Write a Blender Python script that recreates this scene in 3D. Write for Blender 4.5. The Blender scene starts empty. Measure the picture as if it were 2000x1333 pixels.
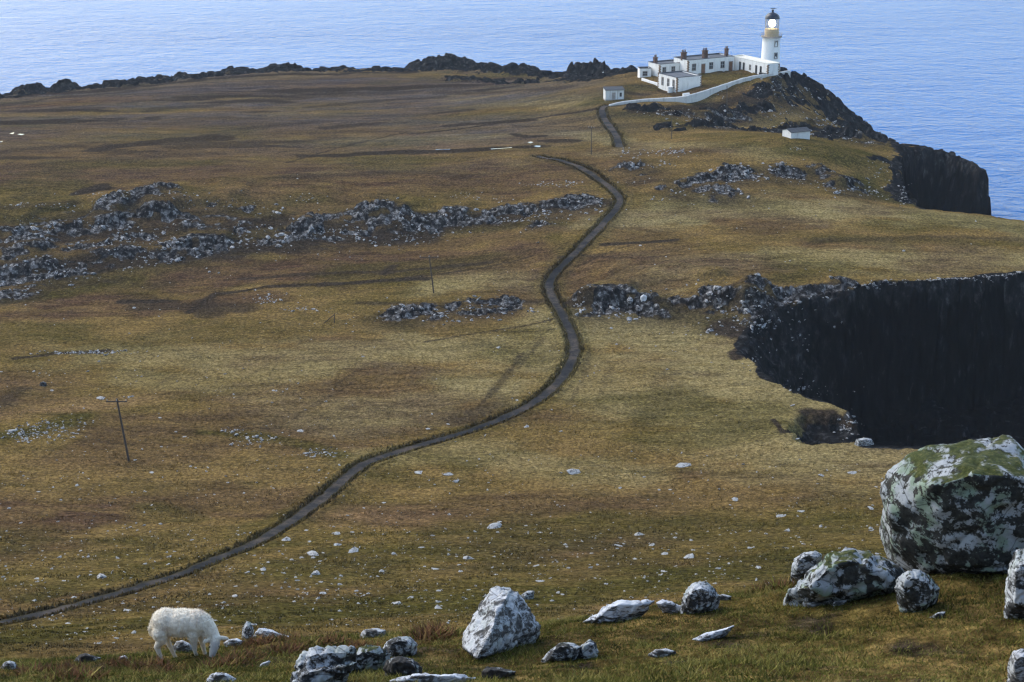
import bpy, bmesh, math, random
import numpy as np
from mathutils import Vector, Matrix, noise as mnoise

R = math.radians
SC = bpy.context.scene
COL = SC.collection
rng = np.random.default_rng(7)
random.seed(7)

# ---------------------------------------------------------------- camera
CAM_H, PITCH, FPX = 106.0, R(18.3), 3200.0
cam_d = bpy.data.cameras.new('camera')
cam = bpy.data.objects.new('camera', cam_d); COL.objects.link(cam)
cam.location = (0, 0, CAM_H); cam.rotation_euler = (R(90) - PITCH, 0, 0)
cam_d.sensor_width = 36; cam_d.lens = FPX / 2000 * 36
cam_d.clip_start = 0.2; cam_d.clip_end = 60000
SC.camera = cam
SC.cycles.use_denoising = True
SC.cycles.max_bounces = 6; SC.cycles.volume_bounces = 1
SC.cycles.use_adaptive_sampling = True; SC.cycles.adaptive_threshold = 0.015
SC.cycles.pixel_filter_type = 'BLACKMAN_HARRIS'; SC.cycles.filter_width = 1.3

# ---------------------------------------------------------------- sky, sun, exposure
SUN_AZ, SUN_EL = R(-55), R(40)          # clockwise from +Y: the light comes from over the sea, ahead and to the left
world = bpy.data.worlds.new('World'); SC.world = world; world.use_nodes = True
wn = world.node_tree.nodes; wl = world.node_tree.links
sky = wn.new('ShaderNodeTexSky'); sky.sky_type = 'NISHITA'; sky.sun_disc = False
sky.sun_elevation = SUN_EL; sky.sun_rotation = SUN_AZ % (2 * math.pi)
sky.altitude = 0; sky.air_density = 1.2; sky.dust_density = 1.0; sky.ozone_density = 1.0
wl.new(sky.outputs[0], wn['Background'].inputs[0]); wn['Background'].inputs[1].default_value = 0.13
sun_d = bpy.data.lights.new('sun', 'SUN'); sun_d.energy = 1.05; sun_d.angle = R(45); sun_d.color = (1.0, 0.92, 0.80)
sun = bpy.data.objects.new('sun', sun_d); COL.objects.link(sun)
sdir = Vector((math.sin(SUN_AZ) * math.cos(SUN_EL), math.cos(SUN_AZ) * math.cos(SUN_EL), math.sin(SUN_EL)))
sun.rotation_euler = (-sdir).to_track_quat('-Z', 'Y').to_euler(); sun.location = (-100, 100, 300)
SC.view_settings.view_transform = 'Standard'; SC.view_settings.look = 'None'
SC.view_settings.gamma = 1.0; SC.view_settings.exposure = 1.27
try: SC.view_settings.use_curve_mapping = False
except Exception: pass

# ---------------------------------------------------------------- surveying: where a pixel of the photograph meets a known height
def ray(px, py):
    rx = (np.asarray(px, float) - 1000.0) / FPX; uy = (666.5 - np.asarray(py, float)) / FPX
    return rx, math.cos(PITCH) + uy * math.sin(PITCH), uy * math.cos(PITCH) - math.sin(PITCH)
def P(px, py, z):
    a, b, c = ray(px, py); t = (z - CAM_H) / c
    return (float(a * t), float(b * t), float(z))
def PY(px, py, y):
    a, b, c = ray(px, py); t = y / b
    return (float(a * t), float(y), float(CAM_H + c * t))

# ---------------------------------------------------------------- numeric noise
def _h(i, j, s):
    i = i.astype(np.int64); j = j.astype(np.int64)
    n = (i * 374761393 + j * 668265263 + s * 1442695041) & 0xFFFFFFFF
    n = ((n ^ (n >> 13)) * 1274126177) & 0xFFFFFFFF
    n = (n ^ (n >> 16)) & 0xFFFFFFFF
    return n / 4294967295.0
def vnoise(x, y, s=0):
    xi = np.floor(x); yi = np.floor(y); fx = x - xi; fy = y - yi
    fx = fx * fx * (3 - 2 * fx); fy = fy * fy * (3 - 2 * fy)
    a = _h(xi, yi, s); b = _h(xi + 1, yi, s); c = _h(xi, yi + 1, s); d = _h(xi + 1, yi + 1, s)
    return (a + (b - a) * fx) * (1 - fy) + (c + (d - c) * fx) * fy
def fbm(x, y, o=4, s=0, g=0.5):
    t = 0; a = 1.0; n = 0
    for k in range(o):
        t = t + a * vnoise(x * 2 ** k + 17.3 * k, y * 2 ** k - 9.1 * k, s + k); n += a; a *= g
    return t / n * 2 - 1
def voro(x, y, s=0):
    xi = np.floor(x); yi = np.floor(y)
    f1 = np.full(x.shape, 9.0); f2 = np.full(x.shape, 9.0); idv = np.zeros(x.shape)
    for di in (-1, 0, 1):
        for dj in (-1, 0, 1):
            ci = xi + di; cj = yi + dj
            d = np.hypot(ci + _h(ci, cj, s) - x, cj + _h(ci, cj, s + 5) - y); v = _h(ci, cj, s + 9)
            near = d < f1
            f2 = np.where(near, f1, np.minimum(f2, d)); idv = np.where(near, v, idv); f1 = np.where(near, d, f1)
    return f1, f2, idv
def sst(a, b, x):
    t = np.clip((x - a) / (b - a), 0, 1); return t * t * (3 - 2 * t)

# ---------------------------------------------------------------- lie of the land
def tps_fit(pts, reg=1e-4):
    p = np.array(pts, float); X = p[:, :2] / 100; n = len(X)
    d2 = ((X[:, None] - X[None]) ** 2).sum(-1)
    K = 0.5 * d2 * np.log(d2 + 1e-9) + reg * np.eye(n)
    A = np.zeros((n + 3, n + 3)); A[:n, :n] = K; A[:n, n] = 1; A[:n, n + 1:] = X; A[n, :n] = 1; A[n + 1:, :n] = X.T
    w = np.linalg.solve(A, np.concatenate([p[:, 2], np.zeros(3)]))
    return X, w
def tps_eval(m, x, y):
    X, w = m; n = len(X); sh = x.shape; x = x.ravel() / 100; y = y.ravel() / 100; out = np.empty(len(x))
    for k in range(0, len(x), 60000):
        a = x[k:k + 60000]; b = y[k:k + 60000]
        d2 = ((a[:, None] - X[None, :, 0]) ** 2 + (b[:, None] - X[None, :, 1]) ** 2).astype(np.float32)
        out[k:k + 60000] = (0.5 * d2 * np.log(d2 + 1e-9)) @ w[:n].astype(np.float32) + w[n] + w[n + 1] * a + w[n + 2] * b
    return out.reshape(sh)

LOW = []
def c(px, py, z): LOW.append(P(px, py, z))
for px, py, z in [
    # hillside below the viewpoint
    (-300, 1290, 49), (0, 1285, 48), (500, 1285, 48.5), (1000, 1260, 47), (1300, 1220, 43.5), (1600, 1150, 37), (2100, 1100, 34),
    (-200, 1200, 38), (0, 1220, 39), (300, 1200, 38), (700, 1200, 39), (1100, 1180, 38.5), (0, 1120, 32), (400, 1100, 31), (800, 1100, 31.5), (1200, 1090, 31), (1600, 1060, 30.5),
    (-100, 1000, 26.5), (300, 1000, 25.5), (700, 1000, 25.5), (1100, 1000, 26), (1500, 1000, 27), (1900, 1000, 28), (2200, 980, 28),
    (0, 880, 23), (300, 880, 22.5), (700, 880, 22.5), (1000, 880, 23), (1300, 900, 24), (1600, 890, 25), (1800, 872, 25.3), (2000, 876, 25.5), (2200, 884, 26),
    (-100, 750, 20.5), (200, 750, 20.5), (500, 750, 21), (800, 750, 21.5), (1100, 750, 21.8), (1300, 750, 22.2), (1480, 730, 22.5), (1600, 785, 23.5), (1660, 830, 24.5),
    (0, 640, 19), (300, 640, 19.5), (600, 640, 20.5), (850, 640, 21), (1095, 640, 21.3), (1300, 640, 21), (1430, 670, 21.5),
    # benches beyond the inner rock band
    (-100, 575, 18), (0, 570, 18), (250, 550, 19), (500, 540, 20), (800, 540, 22), (1075, 545, 22.5), (1100, 500, 24), (1300, 540, 24.5), (1500, 545, 25), (1700, 535, 25.5), (2000, 520, 25), (2150, 500, 24),
    (850, 470, 22), (1150, 450, 25.5), (1300, 430, 26), (1500, 420, 26.5), (1680, 400, 26), (1800, 415, 25), (1930, 425, 24.5), (2000, 440, 24.5), (2150, 455, 24),
    # plateau
    (-100, 400, 25), (0, 385, 25), (250, 380, 25.5), (500, 385, 26), (800, 380, 26), (1000, 370, 26.5), (1205, 390, 27),
    (-100, 300, 23.5), (0, 300, 24), (300, 300, 24.5), (600, 310, 25.5), (850, 310, 26.5), (1060, 310, 28.2), (1130, 305, 28.6),
    (0, 240, 20), (300, 240, 21), (600, 240, 22.5), (850, 240, 24), (1030, 270, 26.5), (1060, 240, 26),
    (0, 192, 14), (200, 172, 14), (400, 150, 14), (600, 140, 14.5), (800, 140, 15.5), (1000, 145, 17), (1100, 150, 19), (1178, 150, 24), (900, 190, 20), (600, 190, 18), (300, 195, 17.5),
    (1190, 320, 29), (1205, 280, 28), (1175, 215, 28.3), (1195, 200, 28.6), (1100, 215, 26.5), (1230, 172, 29.5),
    (1300, 310, 30), (1450, 290, 31), (1560, 274, 31.8), (1640, 300, 29.5), (1700, 330, 26.5), (1500, 350, 28.8), (1350, 350, 28.5), (1720, 380, 23.5),
    (1310, 270, 28.6), (1300, 240, 28.3), (1250, 208, 28.8), (1330, 209, 28.8), (1430, 181, 29.4), (1535, 149, 30.4),
    (1400, 150, 31), (1320, 178, 29.0), (1270, 165, 29.6), (1440, 135, 31), (1500, 136, 31), (1300, 140, 30.4), (1375, 172, 30.6), (1460, 150, 31),
    (1500, 228, 25.5), (1420, 235, 25.5), (1620, 235, 19), (1650, 220, 15), (1590, 160, 25), (1625, 190, 20), (1560, 195, 26),
    (1700, 262, 15), (1770, 288, 15), (1850, 298, 17), (1910, 325, 16.5), (1700, 290, 21)]:
    c(px, py, z)
LOW += [(x, y, z) for x, y, z in [(-10, 42, 76), (10, 42, 76), (-25, 40, 76), (25, 40, 77), (0, 60, 62), (-30, 60, 61), (30, 60, 63),
        (0, 82, 53.5), (-40, 82, 52.5), (40, 85, 54), (60, 115, 42), (20, 125, 41), (-350, 100, 45), (-300, 300, 25), (260, 100, 45), (200, 200, 25), (-60, 30, 78), (70, 30, 80)]]
TL = tps_fit(LOW, 2e-4)
NEAR = [P(*q) for q in [(-300, 1340, 94.0), (0, 1340, 94.2), (350, 1340, 94.6), (700, 1340, 95.0), (1050, 1340, 95.3), (1400, 1340, 95.5), (1750, 1340, 95.8), (2050, 1340, 96.0), (2300, 1330, 96.1),
        (-300, 1312, 93.0), (0, 1302, 92.8), (165, 1289, 92.6), (330, 1283, 92.5), (430, 1270, 92.2), (560, 1252, 91.9), (720, 1243, 91.8), (860, 1238, 91.9), (1000, 1222, 91.9), (1150, 1208, 91.9), (1300, 1186, 92.0), (1450, 1155, 92.1), (1600, 1140, 92.6), (1800, 1104, 92.7), (2000, 1096, 93.0), (2300, 1090, 93.2),
        (1400, 1240, 93.6), (1000, 1280, 93.7), (1700, 1230, 94.2), (1950, 1220, 94.6), (600, 1300, 93.6), (250, 1315, 93.5)]]
NEAR += [(0, 0, 104.3), (-15, 0, 104), (15, 0, 105), (0, 8, 101), (-8, 8, 100.8), (8, 8, 101.4), (-12, 33, 86.0), (0, 33.5, 85.5), (8, 34, 85.5), (14, 36, 84.5), (-20, 31, 86.5), (22, 36, 85), (0, -15, 110), (-30, 10, 98), (30, 10, 102)]
TN = tps_fit(NEAR, 1e-4)

def seg_dist(x, y, pts):
    """distance to a polyline, signed side of the nearest piece, and how far along (in points)."""
    best = np.full(x.shape, 1e9); side = np.zeros(x.shape); par = np.zeros(x.shape)
    for k in range(len(pts) - 1):
        ax, ay = pts[k][:2]; bx, by = pts[k + 1][:2]; dx, dy = bx - ax, by - ay; L2 = dx * dx + dy * dy + 1e-9
        t = np.clip(((x - ax) * dx + (y - ay) * dy) / L2, 0, 1)
        qx = x - (ax + t * dx); qy = y - (ay + t * dy); d = np.hypot(qx, qy); cr = dx * qy - dy * qx
        m = d < best
        best = np.where(m, d, best); side = np.where(m, np.sign(cr), side); par = np.where(m, k + t, par)
    return best, side, par
def inside(x, y, pts):
    r = np.zeros(x.shape, bool); n = len(pts)
    for k in range(n):
        ax, ay = pts[k][:2]; bx, by = pts[(k + 1) % n][:2]
        if ay == by: continue
        r ^= ((ay > y) != (by > y)) & (x < (bx - ax) * (y - ay) / (by - ay) + ax)
    return r

COAST = [(-330, -120), (-350, 150), (-330, 380), (-250, 470)] + [P(*q) for q in [
    (-120, 205, 13), (0, 184, 13), (100, 172, 13), (250, 156, 13), (400, 140, 13), (550, 129, 13.5), (700, 130, 14), (810, 126, 14.5), (900, 124, 15), (1000, 128, 15), (1110, 134, 16.5), (1190, 142, 18), (1225, 150, 24)]] + [
    P(1236, 128, 29), P(1262, 108, 29), P(1340, 98, 30), P(1450, 100, 30), P(1530, 120, 30.5)] + [P(*q) for q in [
    (1545, 138, 30.3), (1592, 155, 25), (1625, 188, 19), (1652, 217, 14), (1690, 250, 13), (1722, 262, 13), (1772, 284, 14), (1850, 294, 16.5), (1905, 318, 16.5), (1932, 350, 15),
    (1915, 345, 16), (1890, 322, 16.8), (1850, 303, 17.3), (1790, 303, 18), (1752, 312, 19.5), (1748, 345, 21), (1770, 385, 23), (1800, 409, 24.6), (1860, 409, 24.6), (1930, 417, 24.5), (2000, 430, 24.4), (2150, 452, 24)]] + [
    (160, 318), (178, 300), (160, 284)] + [P(*q) for q in [(2200, 530, 25), (2000, 538, 25), (1900, 547, 25), (1800, 550, 25), (1705, 553, 25), (1640, 583, 24), (1570, 602, 23), (1500, 628, 22), (1452, 665, 21.5),
    (1446, 690, 21.7), (1490, 728, 22.5), (1540, 757, 23), (1600, 786, 23.5), (1645, 803, 24), (1668, 832, 24.6), (1692, 864, 25.2), (1800, 869, 25.3), (2000, 874, 25.5), (2200, 882, 26)]] + [
    (140, 190), (210, 150), (280, 70), (300, -120)]
GEO_HEAD = P(1450, 680, 21.5)

LEDGES = [  # pixel polyline of the foot, listed west to east; height, how far it decays behind, breadth of the broken rock
    ([(-140, 545, 17.5), (0, 553, 18), (120, 540, 18.5), (250, 520, 19), (420, 498, 20), (560, 480, 20.5), (700, 466, 21.5), (840, 462, 22)], 2.3, 24, .85),
    ([(-140, 500, 19), (0, 487, 20), (150, 472, 20.5), (300, 464, 20.5), (420, 452, 21), (560, 430, 22.5)], 3.2, 34, .9),
    ([(-60, 522, 18.5), (60, 516, 19), (180, 500, 19.5), (310, 486, 20), (440, 474, 20.5), (520, 462, 21)], 1.3, 9, .75),
    ([(10, 458, 21.5), (120, 446, 22), (220, 432, 22.3), (300, 420, 22.6), (390, 412, 23)], 1.4, 10, .7),
    ([(-60, 586, 17.5), (20, 582, 17.8), (70, 572, 18), (110, 566, 18.2)], .9, 6, .7),
    ([(560, 470, 21.3), (640, 452, 22), (720, 452, 22.2), (820, 450, 22.4), (900, 446, 22.8)], 1.0, 7, .7),
    ([(590, 440, 22.5), (720, 442, 22.7), (860, 436, 23), (960, 428, 24), (1080, 420, 25), (1130, 402, 26), (1195, 392, 26.5)], 1.7, 18, 0.75),
    ([(1015, 440, 24), (1045, 442, 24), (1090, 430, 24.5)], 2.2, 10, 0.6),
    ([(1190, 358, 28), (1240, 335, 28.5), (1300, 322, 29)], 1.8, 10, 0.8),
    ([(1250, 385, 27.3), (1330, 372, 28), (1400, 350, 28.5), (1500, 340, 28.8), (1600, 336, 28.5), (1640, 330, 28.3)], 1.7, 14, 0.75),
    ([(1330, 392, 27), (1400, 385, 27.2), (1470, 374, 27.6)], 1.5, 9, 0.6),
    ([(1590, 362, 27.3), (1650, 368, 26.8), (1720, 352, 25.5)], 2.6, 10, 0.8),
    ([(1085, 592, 22), (1150, 602, 22), (1250, 604, 22), (1350, 606, 22.3), (1450, 615, 22.3), (1530, 612, 23)], 3.6, 22, 1.0),
    ([(1290, 590, 23), (1400, 585, 23.5), (1520, 588, 24), (1640, 570, 24.5), (1700, 556, 25)], 1.8, 16, 0.8),
    ([(700, 598, 21.3), (790, 614, 21.5), (850, 606, 21.5), (960, 592, 22), (1060, 594, 22)], 1.4, 12, 0.8),
    ([(1225, 222, 28), (1300, 222, 28), (1370, 232, 27), (1440, 218, 27.5), (1520, 205, 27), (1570, 205, 25)], 2.2, 12, .5),
    ([(1290, 258, 27), (1400, 260, 26), (1500, 258, 25), (1580, 250, 23), (1640, 245, 18)], 1.4, 8, 0.4),
    ([(1560, 250, 24), (1640, 262, 22), (1700, 286, 20), (1760, 300, 19)], 2.6, 9, 0.35),
    ([(1440, 190, 29), (1500, 172, 29.4), (1560, 165, 28), (1600, 170, 25)], 2.0, 8, 0.35),
    ([(1000, 262, 27), (1030, 270, 26.5), (1060, 268, 27)], 0.7, 6, 0.0),
]
LEDGES = [([P(*q) for q in pl], h, L, r) for pl, h, L, r in LEDGES]
CRAGS = [([(1556, 152, 29), (1600, 178, 24), (1630, 200, 18)], 9), ([(1480, 186, 29), (1530, 192, 27.5), (1580, 196, 25)], 4.5), ([(1380, 212, 28.5), (1440, 206, 28.5), (1500, 204, 27.5)], 3.5), ([(1600, 232, 20), (1660, 250, 16), (1720, 268, 14.5)], 7), ([(1600, 262, 24), (1660, 272, 20), (1720, 290, 18)], 4.5),
    ([(1310, 252, 28), (1400, 258, 26), (1500, 258, 25), (1580, 252, 23)], 3.2), ([(1240, 216, 28.6), (1330, 224, 28)], 2.5), ([(820, 130, 15), (900, 132, 15.5), (1000, 142, 16.5), (1110, 150, 19)], 9), ([(880, 152, 17.5), (1000, 165, 19), (1120, 165, 21)], 5), ([(0, 190, 14), (150, 174, 14), (300, 160, 14), (430, 146, 14), (560, 136, 14.3), (800, 136, 15.3)], 5),
    ([(1700, 330, 25), (1740, 345, 22), (1765, 390, 23.5)], 2.5)]
CRAGS = [([P(*q) for q in pl], r) for pl, r in CRAGS]
LUMPS = [(P(875, 125, 14.5), 12, 4.8), (P(840, 126, 14.5), 7, 3.0), (P(930, 126, 15), 9, 2.6), (P(1030, 134, 15), 5, 2.0), (P(1000, 130, 15), 6, 1.8), (P(1128, 142, 17), 3.2, 5.0), (P(1145, 143, 17), 3.4, 5.2), (P(1162, 144, 17.5), 3.0, 5.0), (P(1180, 147, 18), 2.5, 4.2), (P(1200, 150, 20), 4, 2.2),
         (P(1225, 152, 26), 2.5, 2.4), (P(125, 172, 13), 4, 2.2), (P(60, 178, 13), 6, 1.6), (P(460, 137, 13), 6, 1.6), (P(560, 130, 13), 9, 1.8)]

PATH1 = [(-60, 1228), (0, 1218), (120, 1190), (220, 1163), (320, 1133), (400, 1103), (470, 1074), (530, 1043), (590, 1003), (640, 965), (680, 929), (720, 903), (780, 882), (850, 862), (920, 841), (980, 818), (1040, 788), (1085, 752), (1110, 718), (1122, 685), (1116, 652), (1102, 622), (1085, 592), (1074, 568), (1075, 548), (1092, 525), (1120, 498), (1150, 466), (1180, 435), (1203, 408), (1211, 390), (1200, 374), (1170, 350), (1135, 328), (1100, 315), (1065, 309), (1050, 305)]
PATH2 = [(1210, 288), (1206, 272), (1196, 254), (1184, 238), (1177, 222), (1178, 211), (1190, 206)]

def height(x, y, full=True):
    """ground height, and the masks that steer its look"""
    x = np.asarray(x, float); y = np.asarray(y, float)
    d0 = np.hypot(x, y)
    w = sst(30, 44, d0)
    zl = np.zeros(x.shape); m = w > 0
    zl[m] = tps_eval(TL, x[m], y[m])
    zn = np.zeros(x.shape); m = w < 1
    zn[m] = tps_eval(TN, x[m], y[m])
    z = zl * w + zn * (1 - w)
    far = sst(60, 110, d0)
    # rolling of the turf
    z = z + far * (0.5 * fbm(x / 22, y / 22, 3, 3) + 0.16 * fbm(x / 5, y / 5, 2, 8)) + (1 - far) * sst(10, 16, d0) * (0.10 * fbm(x / 1.6, y / 1.6, 3, 11) + 0.05 * fbm(x / .35, y / .35, 2, 14))
    rock = np.zeros(x.shape); foot = np.zeros(x.shape)
    jit = 1.3 * fbm(x / 7, y / 7, 3, 21)
    for pl, h, L, br in LEDGES:
        xs = [p[0] for p in pl]; ys = [p[1] for p in pl]
        m = (x > min(xs) - 12) & (x < max(xs) + 12) & (y > min(ys) - 16) & (y < max(ys) + L + 12)
        if not m.any(): continue
        X, Y = x[m], y[m]
        d, s, par = seg_dist(X, Y, pl); n = len(pl) - 1
        end = sst(0, 0.9, par) * sst(0, 0.9, n - par) * np.where((par <= 0) | (par >= n), 0, 1)
        sd = d * s + jit[m]
        brk = 0.55 + 0.9 * vnoise(X / 9, Y / 9, 31)
        pat = 0.5 * vnoise(X / 6, Y / 3.0, 37) + 0.5 * vnoise(X / 1.9, Y / 1.3, 39)
        z[m] += 0.85 * h * end * brk * (0.4 + 0.6 * sst(.25, .6, vnoise(X / 6, Y / 6, 37))) * (0.45 * sst(-7, 1.6, sd) + 0.55 * sst(-0.6, 1.5, sd)) * np.clip(1 - (sd - 1.5) / L, 0, 1) ** 1.3
        if br > 0:
            q = br * end * sst(-6.5, -0.5, sd) * (1 - sst(1.2, 5.0, sd)) * (0.05 + 1.5 * sst(.36, .62, 0.45 * vnoise(X / 6, Y / 6, 37) + 0.55 * vnoise(X / 2.6, Y / 1.5, 39)))
            rock[m] = np.maximum(rock[m], np.clip(q, 0, 1))
            foot[m] = np.maximum(foot[m], end * sst(-14, -4, sd) * (1 - sst(0, 5, sd)) * 0.7)
    # coast
    wx = 3.2 * fbm(x / 24, y / 24, 4, 41); wy = 3.2 * fbm(x / 24, y / 24, 4, 47)
    amp = np.where(y > 330, 1.0, 0.55)
    xx, yy = x + wx * amp, y + wy * amp
    cd, _, _ = seg_dist(xx, yy, COAST + COAST[:1])
    ins = inside(xx, yy, COAST)
    sd = np.where(ins, -cd, cd)               # metres seaward of the brink
    f1, f2, cid = voro(x / 2.2, y / 2.2, 51)
    f1b, f2b, cidb = voro(x / 5.5, y / 5.5, 57)
    head = np.exp(-((x - GEO_HEAD[0]) ** 2 + (y - GEO_HEAD[1]) ** 2) / (2 * 14.0 ** 2))
    sl = 4.6 - 3.7 * head
    sl = np.where((y > 470) & (x < 60), 1.6, sl)
    drop = np.clip(sd + np.where(y > 330, 1.0, .6) * (1.6 * (cid - 0.5) + 2.0 * (cidb - .5)), 0, None) * sl
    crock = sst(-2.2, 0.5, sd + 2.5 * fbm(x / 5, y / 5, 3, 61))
    # the broken dark shore round the head of the land
    shore = np.exp(-np.clip(-sd, 0, None) / (11.0 + 7 * fbm(x / 14, y / 14, 3, 67))) * np.where(y > 440, 1.0, 0.0) * (sd < 6)
    lump = np.zeros(x.shape)
    for (lx, ly, lz), r, hh in LUMPS:
        lump = np.maximum(lump, hh * np.clip(1.25 - np.hypot(x - lx, (y - ly) * 0.8) / r - 0.35 * (cid - .5), 0, 1) ** 0.5)
    wide = np.where((x < 30) & (y > 440), sst(-34, -6, sd) * sst(-75, -20, x), 0)
    shore = np.maximum(shore, wide * 0.8)
    crag = np.where((x > 55) & (y > 395), sst(-15, -3, sd + 5 * fbm(x / 9, y / 9, 3, 63)) * sst(395, 425, y), 0)
    shore = np.maximum(shore, crag * .75)
    for pl, r in CRAGS:
        xs = [p[0] for p in pl]; ys = [p[1] for p in pl]
        m = (x > min(xs) - 2 * r) & (x < max(xs) + 2 * r) & (y > min(ys) - 2 * r) & (y < max(ys) + 2 * r)
        if m.any():
            d, _, _ = seg_dist(x[m], y[m], pl)
            shore[m] = np.maximum(shore[m], .95 * (1 - sst(.45, 1.15, d / r + 1.5 * fbm(x[m] / 6, y[m] / 4, 4, 69))))
    z = z + np.where(y > 380, 1.0, .5) * shore * (1.5 * (cid - 0.4) + 1.8 * (cidb - 0.4) - 0.8 * sst(0.25, 0, f2b - f1b)) + lump * (0.75 + 0.4 * cid)
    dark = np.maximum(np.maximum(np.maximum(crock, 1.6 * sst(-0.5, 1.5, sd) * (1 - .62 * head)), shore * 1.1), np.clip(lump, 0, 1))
    drop = drop + 0.9 * sst(2, 6, drop) * np.sin(drop * 1.15 + 3 * cidb + x * .05)
    z = z - drop
    sx_, sy_, _s = P(1622, 834, 24.4)
    slump = sst(1.2, .8, np.hypot((x - sx_) / 5.2, (y - sy_) / 6.5) + .45 * fbm(x / 3, y / 3, 3, 83))
    z = z - 2.4 * slump * (.7 + .5 * cid); dark = np.maximum(dark, .85 * slump)
    beach = (x > 30) & (y > 195) & (y < 300)
    z = np.where(beach & (sd > 0), np.maximum(z, 1.2 + 2.2 * cidb + 1.2 * cid - 0.8 * sst(0.2, 0, f2b - f1b)), z)
    # broken rock of the ledges
    g1, g2, gid = voro(x / 1.7, y / 1.0, 71)
    h1, h2, hid = voro(x / 0.5, y / 0.5, 77)
    z = z + sst(.25, .6, rock) * (0.75 * (gid - 0.45) + 0.22 * (hid - .5) - 0.45 * sst(0.16, 0, g2 - g1))
    return z, rock, np.clip(dark, 0, 1.6), foot, sd

def ground(px, py, y0=12.0, y1=720.0):
    """march the sight line of each pixel to the ground"""
    px = np.atleast_1d(np.asarray(px, float)); py = np.atleast_1d(np.asarray(py, float))
    a, b, cc = ray(px, py); b = b + 0 * px; cc = cc + 0 * px
    steps = np.concatenate([np.arange(12, 40, .4), np.arange(40, 110, 2), np.arange(110, 720, 1.5)])
    hit = np.full(px.shape, np.nan); prev = np.full(px.shape, 12.0)
    ts = steps[None, :] / b[:, None]
    X = a[:, None] * ts; Y = b[:, None] * ts; Z = CAM_H + cc[:, None] * ts
    H = height(X, Y)[0]
    below = Z <= H
    k = below.argmax(1); ok = below.any(1); k = np.clip(k, 1, None)
    i = np.arange(len(px))
    d0 = (Z - H)[i, k - 1]; d1 = (H - Z)[i, k]; f = d0 / np.maximum(d0 + d1, 1e-6)
    t = ts[i, k - 1] + (ts[i, k] - ts[i, k - 1]) * np.clip(f, 0, 1)
    return np.stack([a * t, b * t, CAM_H + cc * t], 1), ok

# ---------------------------------------------------------------- material helpers
class NT:
    def __init__(self, name):
        self.m = bpy.data.materials.new(name); self.m.use_nodes = True
        self.t = self.m.node_tree; self.n = self.t.nodes; self.l = self.t.links
        self.b = self.n['Principled BSDF']; self.out = self.n['Material Output']
    def lk(self, a, b): self.l.new(a, b)
    def put(self, sock, v):
        if hasattr(v, 'is_linked') or isinstance(v, bpy.types.NodeSocket): self.l.new(v, sock)
        else: sock.default_value = v
    def attr(self, name):
        n = self.n.new('ShaderNodeAttribute'); n.attribute_name = name; return n.outputs['Fac']
    def attrc(self, name):
        n = self.n.new('ShaderNodeAttribute'); n.attribute_name = name; return n.outputs['Color']
    def pos(self): return self.n.new('ShaderNodeNewGeometry').outputs['Position']
    def obj(self): return self.n.new('ShaderNodeTexCoord').outputs['Object']
    def nrmz(self):
        s = self.n.new('ShaderNodeSeparateXYZ'); self.lk(self.n.new('ShaderNodeNewGeometry').outputs['Normal'], s.inputs[0]); return s.outputs[2]
    def scale(self, v, s, loc=(0, 0, 0), rot=(0, 0, 0)):
        n = self.n.new('ShaderNodeMapping'); self.lk(v, n.inputs[0]); n.inputs[3].default_value = s if hasattr(s, '__len__') else (s, s, s)
        n.inputs[1].default_value = loc; n.inputs[2].default_value = rot; return n.outputs[0]
    def noise(self, v, s, d=4, r=0.55, dist=0.0):
        n = self.n.new('ShaderNodeTexNoise'); self.lk(v, n.inputs['Vector']); n.inputs['Scale'].default_value = s
        n.inputs['Detail'].default_value = d; n.inputs['Roughness'].default_value = r; n.inputs['Distortion'].default_value = dist; return n.outputs['Fac']
    def voro(self, v, s, feat='F1', rnd=1.0):
        n = self.n.new('ShaderNodeTexVoronoi'); n.feature = feat; self.lk(v, n.inputs['Vector']); n.inputs['Scale'].default_value = s; n.inputs['Randomness'].default_value = rnd; return n
    def ramp(self, f, stops):
        n = self.n.new('ShaderNodeValToRGB'); self.lk(f, n.inputs[0]); e = n.color_ramp.elements
        while len(e) < len(stops): e.new(0.5)
        for k, (p, cl) in enumerate(stops):
            e[k].position = p; e[k].color = (*cl, 1) if hasattr(cl, '__len__') else (cl, cl, cl, 1)
        return n.outputs[0]
    def mix(self, f, a, b, mode='MIX'):
        n = self.n.new('ShaderNodeMix'); n.data_type = 'RGBA'; n.blend_type = mode
        self.put(n.inputs[0], f)
        for s, v in ((n.inputs[6], a), (n.inputs[7], b)):
            if isinstance(v, (tuple, list)): s.default_value = (*v, 1) if len(v) == 3 else v
            else: self.put(s, v)
        return n.outputs[2]
    def math(self, op, a, b=0.0, c=None, clamp=False):
        n = self.n.new('ShaderNodeMath'); n.operation = op; n.use_clamp = clamp
        self.put(n.inputs[0], a); self.put(n.inputs[1], b)
        if c is not None: self.put(n.inputs[2], c)
        return n.outputs[0]
    def rng(self, v, a, b, c=0.0, d=1.0):
        n = self.n.new('ShaderNodeMapRange'); n.interpolation_type = 'SMOOTHSTEP'; self.lk(v, n.inputs[0])
        for k, q in enumerate((a, b, c, d)): n.inputs[k + 1].default_value = q
        return n.outputs[0]
    def bump(self, h, st, dist):
        n = self.n.new('ShaderNodeBump'); self.put(n.inputs['Strength'], st); n.inputs['Distance'].default_value = dist; self.lk(h, n.inputs['Height']); self.lk(n.outputs[0], self.b.inputs['Normal']); return n
    def done(self, col=None, rough=0.9, spec=0.2):
        if col is not None: self.put(self.b.inputs['Base Color'], (*col, 1) if isinstance(col, tuple) else col)
        self.put(self.b.inputs['Roughness'], rough); self.b.inputs['Specular IOR Level'].default_value = spec; return self.m

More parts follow.
